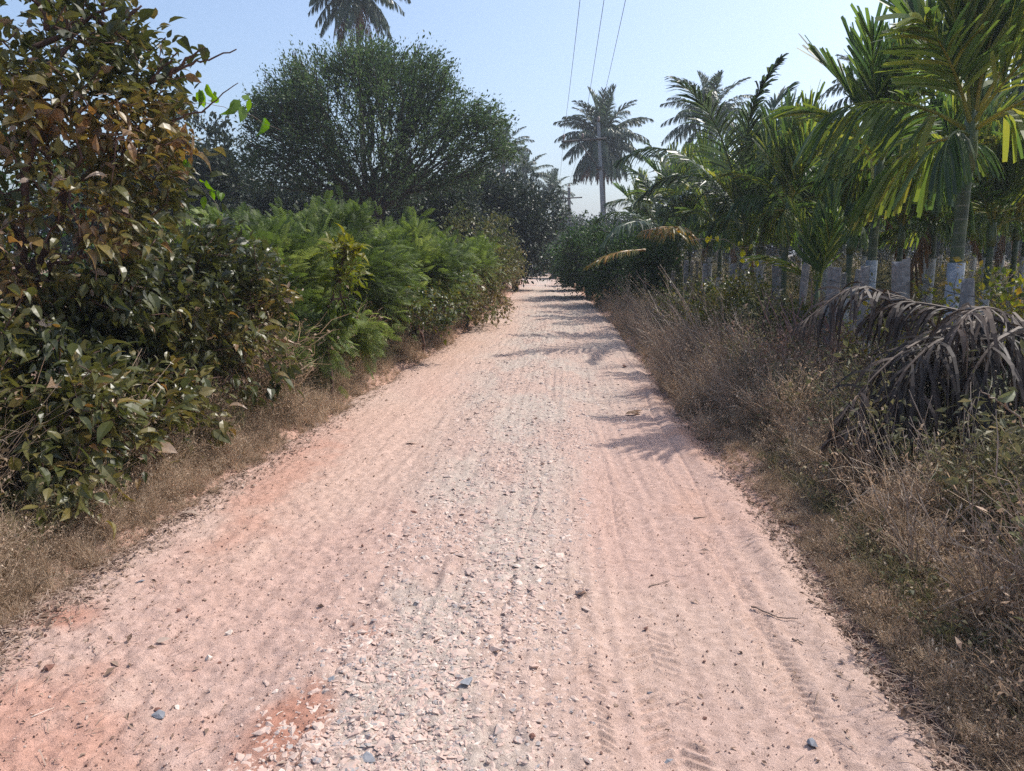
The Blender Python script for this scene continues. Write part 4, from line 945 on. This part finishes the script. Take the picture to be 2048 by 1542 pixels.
woody('shade_filler_bush', 'dark filler bush added for the shadow behind the fallen dry fronds at right', 'bush', [(3.5, 5.2, 0), (3.5, 5.2, .3)],  # dense dark leaves added to supply the shadow inside the frond heap
      [(3.25, 5.0, .45, .75, .5, .42), (3.9, 4.6, .5, .8, .8, .6), (2.95, 4.75, .25, .6, .4, .25), (3.4, 3.9, .2, .5, .5, .22)], 700, (M['dark_leaf'], ''), M['bark'], 26, .05, .5, .03, 901, spread=.09, big=False, rmin=.003, zmin=.05, shell=.6)
woody('green_shrub', 'small-leaved green shrub in front of the stone posts on the right', 'shrub', [(3.0, 9.6, 0), (3.0, 9.6, .3)],
      [(2.95, 9.6, .7, .55, 1.0, .5), (2.75, 11.4, .6, .5, 1.0, .5), (3.2, 8.2, .55, .45, .7, .45)], 640, (M['shrub_leaf'], ''), M['bark_red'], 22, .045, .6, .02, 902, spread=.09, big=False, rmin=.003)
woody('green_shrub', 'thin yellow-green shrub climbing the fence near the nearest areca trunk', 'shrub', [(3.75, 6.0, 0), (3.75, 6.0, .4)],
      [(3.95, 6.0, 1.05, .7, .6, .35), (3.2, 6.2, .85, .35, .5, .3), (4.4, 5.8, .9, .5, .5, .5)], 260, (M['yellow_leaf'], ''), M['bark_red'], 12, .045, .6, .015, 903, spread=.08, big=False, rmin=.0025)
woody('brown_shrub', 'reddish brown dried shrub in front of the stone posts left of the fallen fronds', 'shrub', [(2.75, 6.6, 0), (2.75, 6.6, .2)],
      [(2.75, 6.7, .42, .55, .9, .40), (2.6, 8.0, .38, .5, .9, .38)], 560, (M['red_weed'], ''), M['stalk'], 20, .035, .4, .012, 904, spread=.08, big=False, rmin=.002, zmin=.05)
# pinkish spikes
b = Buf(); rng = np.random.default_rng(9); k = 70
x = rng.uniform(2.7, 3.5, k); y = rng.uniform(6.8, 8.6, k); L = rng.uniform(.18, .4, k); p0 = np.stack([x, y, rng.uniform(.45, .85, k)], -1)
d = unit(np.stack([rng.normal(-.5, .3, k), rng.normal(0, .3, k), np.ones(k)], -1))
b.edges(p0 - d * .4, p0, np.full(k, .003), np.full(k, .003), 4); b.edges(p0, p0 + d * L[:, None], np.full(k, .009), np.full(k, .003), 5)
tag(b.obj('flower_spikes', M['pink_spike']), 'pinkish dry flower spikes rising by the stone posts', 'flower spikes', kind='stuff')
# bare twiggy shrub whose branches throw thin shadows on the lane
def bare_shrub(label, x, y, h, n, seed):
    rng = np.random.default_rng(seed); t = thing('bare_shrub', label, 'shrub', (x, y, 0), 0, 'bare twiggy shrubs at the right edge')
    z0 = float(gz(x, y))
    for i in range(n):
        az = rng.uniform(0, 2 * PI); o = rng.uniform(.12, .42) * h; L = h * rng.uniform(.7, 1.05); q = np.linspace(0, 1, 7)
        P = np.stack([math.cos(az) * o * q ** 1.2 - .12 * h * q, math.sin(az) * o * q ** 1.2, z0 - .02 + L * q], -1) + rng.normal(0, .008, (7, 3)) * q[:, None]
        b = Buf(); b.tube(P, .0042 * (1 - .65 * q), 5, .5)
        for k in range(5):
            j = rng.integers(2, 6); d = unit(P[-1] - P[0] + rng.normal(0, .35, 3) * h); Lk = h * rng.uniform(.12, .3)
            b.tube(np.array([P[j], P[j] + d * Lk * .5 + rng.normal(0, .006, 3), P[j] + d * Lk]), [.0026, .002, .001], 4, .5)
        b.obj('stem', M['stalk'], t, smooth=True)
bare_shrub('bare twiggy shrub nearest the camera at the lower right edge of the lane', 1.86, 2.62, .62, 9, 1)
bare_shrub('bare twiggy shrub just beyond the nearest one at the right edge', 1.80, 3.05, .5, 7, 2)
bare_shrub('bare twiggy shrub below the fallen dry fronds', 2.35, 3.7, .75, 9, 3)
# near plant at the right border
twig_paths('milkweed_plant', 'pale stem with thick pale leaves poking in at the right border', [[(2120, 900, 2.9), (2050, 850, 2.85), (1990, 795, 2.8), (1960, 780, 2.8)], [(2010, 815, 2.8), (2000, 780, 2.8)]],
           [(1985, 800, 2.8), (1975, 790, 2.8), (1990, 800, 2.8)], M['stalk'], M['pale_leaf'], .10, 12, cat='plant', r=.006, wr=.4, droop=.3)
twig_paths('milkweed_plant', 'low plant with broad pale leaves at the right border by the weeds', [[(2110, 1180, 2.6), (2060, 1080, 2.6), (2020, 1030, 2.6)]],
           [(2020, 1040, 2.6), (2040, 1060, 2.6), (2050, 1090, 2.6), (2030, 1080, 2.6), (2050, 1020, 2.6)], M['stalk'], M['pale_leaf'], .09, 13, cat='plant', r=.006, wr=.45, droop=.1)
twig_paths('creeper_vine', 'thin creeper with yellow heart leaves strung above the stone posts', [[(1380, 480, 9.6), (1450, 478, 9.6), (1475, 495, 9.6), (1530, 492, 9.6), (1560, 520, 9.6), (1600, 560, 9.5)], [(1515, 545, 9.4), (1530, 510, 9.4), (1555, 498, 9.4), (1580, 505, 9.4)]],
           [(1415, 472, 9.6), (1422, 470, 9.6), (1434, 472, 9.6), (1480, 482, 9.6), (1503, 488, 9.6), (1487, 500, 9.6), (1485, 515, 9.6), (1510, 520, 9.5), (1500, 525, 9.5), (1540, 600, 9.5)], M['stalk'], M['yellow_vine_leaf'], .085, 14, cat='vine', r=.004, wr=.62, droop=1.6)

# ------------------------------------------------------------------ stone fence posts
rng = np.random.default_rng(55)
def post(x, y, h, w, label, mat='granite', group='stone fence posts along the right side'):
    w = w * .70
    b = Buf(); n = 6; V = []; dw = w * .55
    for i in range(n):
        z = -.05 + (h + .05) * i / (n - 1); j = rng.normal(0, .006, (8, 2))
        ring = [(-w / 2, -dw / 2), (0, -dw / 2 - .008), (w / 2, -dw / 2), (w / 2 + .006, 0), (w / 2, dw / 2), (0, dw / 2 + .006), (-w / 2, dw / 2), (-w / 2 - .006, 0)]
        for (a, c), jj in zip(ring, j): V.append((a + jj[0], c + jj[1], z + (rng.normal(0, .018) if i == n - 1 else 0)))
    Q = [(i * 8 + k, i * 8 + (k + 1) % 8, (i + 1) * 8 + (k + 1) % 8, (i + 1) * 8 + k) for i in range(n - 1) for k in range(8)]
    V.append((0, 0, h + .01)); T = [(len(V) - 1, (n - 1) * 8 + k, (n - 1) * 8 + (k + 1) % 8) for k in range(8)]
    b.add(V, Q, T, .5); o = b.obj('stone_post', M[mat]); o.location = (x, y, 0); o.rotation_euler = (rng.normal(0, .025), rng.normal(0, .03), rng.normal(0, .3))
    tag(o, label, 'fence post', group); return o
PD = [('broad stone post right of the arching dead frond', 1828, 6.3, 1.42, .17), ('stone post standing close beside the broad one', 1800, 6.5, 1.40, .12), ('pale square stone post under the short young areca palm', 1660, 7.7, 1.34, .16),
      ('tall square stone post in front of the third areca palm', 1563, 9.4, 1.36, .14), ('stone post second to the left of the tall square post', 1503, 10.7, 1.38, .12), ('stone post behind the green shrub, by the white flower', 1452, 12, 1.32, .12),
      ('stone post left of the shrub at the middle of the fence', 1408, 13.3, 1.3, .12), ('thin stone post under the yellow frond', 1372, 14.6, 1.35, .12), ('slim stone post right of the tall square post', 1608, 8.55, 1.36, .11), ('slim stone post between the young areca palm and the broad post', 1738, 7.05, 1.36, .11), ('stone post rising behind the fallen fronds near the netted trunk', 1955, 5.5, 1.3, .11), ('leaning stone post near the dark bush', 1342, 15.9, 1.1, .12), ('farthest stone post beside the dark bush', 1320, 17.2, 1.0, .12)]
tops = []
for lab, px, Y, h, w in PD:
    x = at(px, 505, Y)[0]; post(x, Y, h, w, lab); tops.append((x, Y, h - .12))
rngp = np.random.default_rng(4)
for i in range(9):
    Y = 8.6 + i * 1.9; x = 4.0 + .5 * (i % 2) + rngp.normal(0, .1)
    post(x, Y, rngp.uniform(1.2, 1.4), .085, 'stone post standing among the front row of areca trunks', group='stone posts between the front palms')
for i, (px, Y) in enumerate([(1062, 47), (1073, 46.5), (1082, 48)]):
    post(at(px, 505, Y)[0], Y, 1.0, .22, ['left of three pale posts at the bend of the lane', 'middle of three pale posts at the bend of the lane', 'right of three pale posts at the bend of the lane'][i], 'pale_granite', 'pale posts at the bend')
def wire(name, label, pts, r, mat='steel', cat='wire', group=None):
    b = Buf(); b.tube(pts, r, 5, cap=False); o = b.obj(name, M[mat], smooth=True); return tag(o, label, cat, group)
T_ = np.array(sorted(tops, key=lambda q: -q[1])); wp = []
for a, c in zip(T_[:-1], T_[1:]):
    for q in np.linspace(0, 1, 6)[:-1]: wp.append(a + (c - a) * q - [0, 0, .12 * q * (1 - q)])
wp.append(T_[-1]); wire('fence_wire', 'thin rusty wire strung along the tops of the stone posts', np.array(wp) + [.0, -.045, 0], .0035)

# ------------------------------------------------------------------ utility poles and lines
def utility_pole(px, toppy, botpx, Y, label, armL, armR, drop, w=.2, braced=True):
    top = at(px, toppy, Y); bot = at(botpx, 505, Y); loc = np.array([bot[0], Y, 0.])
    r = thing('utility_pole', label, 'utility pole', tuple(loc), 0, 'utility poles')
    e = top - loc; b = Buf(); q = np.linspace(0, 1, 8)
    V = []; 
    for t_ in q:
        h_ = w / 2 * (1 - .38 * t_); c = e * t_
        for a, d in ((-h_, -h_ * .7), (h_, -h_ * .7), (h_, h_ * .7), (-h_, h_ * .7)): V.append(c + [a, d, 0])
    Q = [(i * 4 + k, i * 4 + (k + 1) % 4, (i + 1) * 4 + (k + 1) % 4, (i + 1) * 4 + k) for i in range(7) for k in range(4)] + [(28, 29, 30, 31)]
    b.add(V, Q, None, .5); b.obj('pole_shaft', M['concrete'], r)
    f = 1 - drop / e[2]; c = e * f; dy = w * .5
    b = Buf(); A = c + [-armL, -dy, -.12 * armL / 1.8]; B_ = c + [armR, -dy, .03]
    b.edges(A[None], B_[None], np.array([.05]), np.array([.05]), 4); b.obj('crossarm', M['steel'], r)
    if braced:
        b = Buf(); b.edges((c + [-armL * .55, -dy - .01, -.12])[None], (c + [0, -dy - .01, -1.3])[None], np.array([.03]), np.array([.03]), 4); b.obj('brace', M['steel'], r)
        b = Buf(); b.tube([c + [0, 0, -1.36], c + [0, 0, -1.24]], .16, 8); b.obj('clamp', M['steel'], r)
    ins = []
    for p in (A + [.08, 0, .06], c + [-armL * .45, -dy, .0], e + [0, 0, 0.0]):
        b = Buf(); b.tube([p, p + [0, 0, .06], p + [0, 0, .10], p + [0, 0, .14], p + [0, 0, .20], p + [0, 0, .26]], [.02, .02, .075, .05, .07, .03], 8)
        b.obj('insulator', M['porcelain'], r, smooth=True); ins.append(p + loc + [0, 0, .22])
    return ins
i1 = utility_pole(1197, 245, 1213, 36, 'nearer grey concrete utility pole with long crossarm reaching left', 1.75, .3, .75, .21)
i2 = utility_pole(1138, 375, 1139, 60, 'far utility pole where the lane bends', 1.0, 1.0, .8, .34, False)
i0 = [at(1160, 0, 17.5), at(1208, 0, 17.5), at(1251, 0, 17.5)]
for k, lab in enumerate(['left power line of the three overhead', 'middle power line of the three overhead', 'right power line of the three overhead']):
    a = i1[k]; n_ = i0[k]; d = n_ - a; far = a + d * (46 / 18.5)
    q = np.linspace(0, 1, 40)[:, None]; L = far - a
    seg1 = a + L * q; s0 = 18.5 / 46; seg1[:, 2] = a[2] + (n_[2] - a[2]) * (q[:, 0] / s0) + .35 * (q[:, 0] / s0) * (q[:, 0] / s0 - 1) * 1.0
    q2 = np.linspace(0, 1, 24)[1:, None]; seg2 = a + (i2[k] - a) * q2; seg2[:, 2] -= 1.6 * q2[:, 0] * (1 - q2[:, 0])
    wire('power_line', lab, np.vstack([seg1[::-1], seg2]), .007, 'cable', 'power line', 'overhead power lines')

# ------------------------------------------------------------------ loose stones, leaves and twigs on the lane
def stone(px, py, size, mat, label, seed, flat=.6, asp=1.2):
    p = gp(px, py); v, f = rock_template(seed, 0); b = Buf()
    b.add(v * np.array([asp, 1, flat]) * size * 1.15, None, f, .5); o = b.obj('stone', M[mat])
    o.location = (p[0], p[1], float(road_z(p[0], p[1])) + size * flat * .45); o.rotation_euler = (0.1, -.12, seed * 1.3)
    tag(o, label, 'stone', 'loose stones on the lane')
for i, (px, py, s_, mt, lab, fl, asp) in enumerate([
    (461, 1257, .017, 'chip_pale', 'pale angular stone at left, upper of the two pale wedges', .8, 1.1), (416, 1308, .018, 'chip_pale', 'pale wedge-shaped stone below the other pale one at left', .8, 1.2),
    (438, 1314, .009, 'chip_brown', 'small brown stone touching the pale wedge at left', .7, 1.2), (98, 1338, .017, 'chip_brown', 'brown pebble with pale side near the left border', .6, 1.5),
    (318, 1426, .020, 'chip_grey', 'bluish grey stone at lower left', .6, 1.3), (352, 1402, .012, 'chip_pale', 'small pale chip above the bluish grey stone', .5, 1.4), (315, 1411, .012, 'chip_brown', 'reddish clod touching the bluish grey stone', .6, 1.4),
    (936, 1376, .024, 'chip_grey', 'flat dark grey stone lying in the gravel at bottom centre', .35, 1.6), (1621, 1487, .019, 'chip_grey', 'dark grey angular stone at lower right of the lane', .9, 1.1),
    (1293, 1252, .013, 'chip_brown', 'dark brown clod right of the gravel', .6, 1.2), (725, 1090, .013, 'chip_brown', 'dark red clod left of the gravel', .9, 1.0), (829, 1023, .014, 'chip_brown', 'wide dark red clod above the gravel stretch', .5, 1.7),
    (357, 1220, .012, 'chip_brown', 'small dark clod left of the pale stones', .9, .9), (280, 1163, .016, 'chip_grey', 'grey stone near the left weeds', .5, 1.4), (1075, 1168, .016, 'chip_pale', 'whitest flat chip in the right of the gravel', .3, 1.4),
    (665, 1362, .016, 'chip_grey', 'narrow dark grey stone at the left of the gravel', .5, 1.5), (1303, 1374, .010, 'chip_grey', 'small grey pebble between tyre tracks', .6, 1.3), (1411, 1427, .009, 'chip_brown', 'round brown pebble in the tyre tread', .8, 1.0),
    (733, 1516, .022, 'chip_grey', 'blue grey stone at the bottom of the frame beside the red patch', .5, 1.4), (1341, 1510, .013, 'chip_grey', 'grey pebble near the bottom edge right of centre', .5, 1.3), (1063, 1480, .013, 'chip_brown', 'brown clod at bottom centre', .8, 1.2), (1250, 735, .035, 'chip_brown', 'dark clod at the right edge of the far gravel patch', .6, 1.3), (845, 888, .012, 'chip_brown', 'dark pebble on the left wheel track', .7, 1.2)]):
    stone(px, py, s_, mt, lab, 900 + i, fl, asp)
def fallen(name, label, pts, r, mat='twig', seed=0):
    rng = np.random.default_rng(seed); P = np.array([gp(*p) for p in pts]); P[:, 2] = road_z(P[:, 0], P[:, 1]) + r * 1.2
    b = Buf(); n = 3 * (len(P) - 1) + 1; tt = np.linspace(0, len(P) - 1, n)
    Q = np.stack([np.interp(tt, range(len(P)), P[:, k]) for k in range(3)], -1) + rng.normal(0, r * .4, (n, 3)); Q[:, 2] += r * .6
    b.tube(Q, np.linspace(r, r * .5, n), 6); tag(b.obj(name, M[mat], smooth=True), label, 'twig', 'twigs fallen on the lane')
fallen('twig', 'longest twig lying on the tyre tracks at right', [(1503, 1215), (1512, 1217), (1550, 1235), (1560, 1237), (1596, 1242)], .0045, seed=1)
fallen('twig', 'thin twig between the two inner tyre tracks', [(1298, 1170), (1318, 1163), (1340, 1158)], .003, seed=2)
fallen('twig', 'short straight twig near the right edge of the lane', [(1386, 1038), (1412, 1034)], .004, seed=3)
fallen('twig', 'short curved twig right of the tyre tread', [(1584, 1281), (1596, 1282), (1606, 1288)], .004, seed=4)
fallen('twig', 'pale straw at lower left', [(64, 1437), (107, 1412)], .002, 'chip_pale', seed=5)
fallen('twig', 'pale straw beside the red patch at bottom', [(552, 1432), (566, 1421)], .002, 'chip_pale', seed=6)
def dry_leaf(px, py, L, label, mat, az, seed):
    p = gp(px, py); b = Buf(); rng = np.random.default_rng(seed)
    leaves(b, np.array([[0, 0, .006]]), np.array([[math.cos(az), math.sin(az), .15]]), L, .5, rng, upj=.1, tint=np.array([.95 if mat == 'litter' else .3]))
    o = b.obj('dry_leaf', M[mat]); o.location = (p[0], p[1], float(road_z(p[0], p[1])) + .004); tag(o, label, 'leaf', 'single leaves fallen on the lane')
dry_leaf(812, 882, .10, 'pale curled leaf on the left wheel track', 'litter', .1, 1)
dry_leaf(1250, 830, .16, 'dark crumpled leaf on the right side of the lane', 'brown_frond', .1, 2)
dry_leaf(1262, 826, .12, 'smaller dark leaf touching the crumpled one', 'brown_frond', .3, 5)
dry_leaf(312, 1286, .05, 'pale oval leaf left of the two pale stones', 'litter', .3, 3)
dry_leaf(365, 1030, .10, 'pale papery leaf at the left edge of the lane', 'litter', 0, 4)

# ------------------------------------------------------------------ camera, sun, sky
cam = bpy.data.cameras.new('camera'); co = bpy.data.objects.new('camera', cam); C.objects.link(co)
co.location = (0, 0, H); co.rotation_euler = (PI / 2 - PITCH, 0, 0); cam.lens = F / 2048 * 36; cam.sensor_width = 36; cam.clip_start = .05; cam.clip_end = 5000
bpy.context.scene.camera = co
AZ, EL = R(64), R(54)
sd = Vector((math.sin(AZ) * math.cos(EL), math.cos(AZ) * math.cos(EL), math.sin(EL)))
sun = bpy.data.lights.new('sun', 'SUN'); sun.energy = 3.2; sun.angle = R(.55); sun.color = (1, .95, .88)
so = bpy.data.objects.new('sun', sun); C.objects.link(so); so.rotation_euler = sd.to_track_quat('Z', 'Y').to_euler()
w = bpy.data.worlds.new('World'); bpy.context.scene.world = w; w.use_nodes = True
nt = w.node_tree; bg = nt.nodes['Background']; sk = nt.nodes.new('ShaderNodeTexSky'); sk.sky_type = 'NISHITA'; sk.sun_disc = False
sk.sun_elevation = EL; sk.sun_rotation = AZ; sk.dust_density = 3.2; sk.air_density = 1.0; sk.ozone_density = 3.0
nt.links.new(sk.outputs[0], bg.inputs[0]); bg.inputs[1].default_value = .15
vs = bpy.context.scene.view_settings; vs.view_transform = 'Standard'; vs.look = 'None'; vs.exposure = 0.60; vs.gamma = 1
cy = bpy.context.scene.cycles
# air
b = Buf(); b.box((0, 200, 12.9), (1400, 1400, 28.6)); hz = b.obj('haze', [])
hm, nt, out = newmat('haze'); pv = nt.nodes.new('ShaderNodeVolumePrincipled'); pv.inputs['Color'].default_value = (.80, .88, 1, 1); pv.inputs['Density'].default_value = .0013
pv.inputs['Anisotropy'].default_value = .3
nt.links.new(pv.outputs[0], out.inputs['Volume']); hz.data.materials.append(hm)
tag(hz, 'thin pale haze in the air over the lane and trees', 'haze', kind='stuff')
cy.use_denoising = False; cy.max_bounces = 7; cy.diffuse_bounces = 3; cy.glossy_bounces = 2; cy.transmission_bounces = 4; cy.transparent_max_bounces = 8; cy.volume_bounces = 0
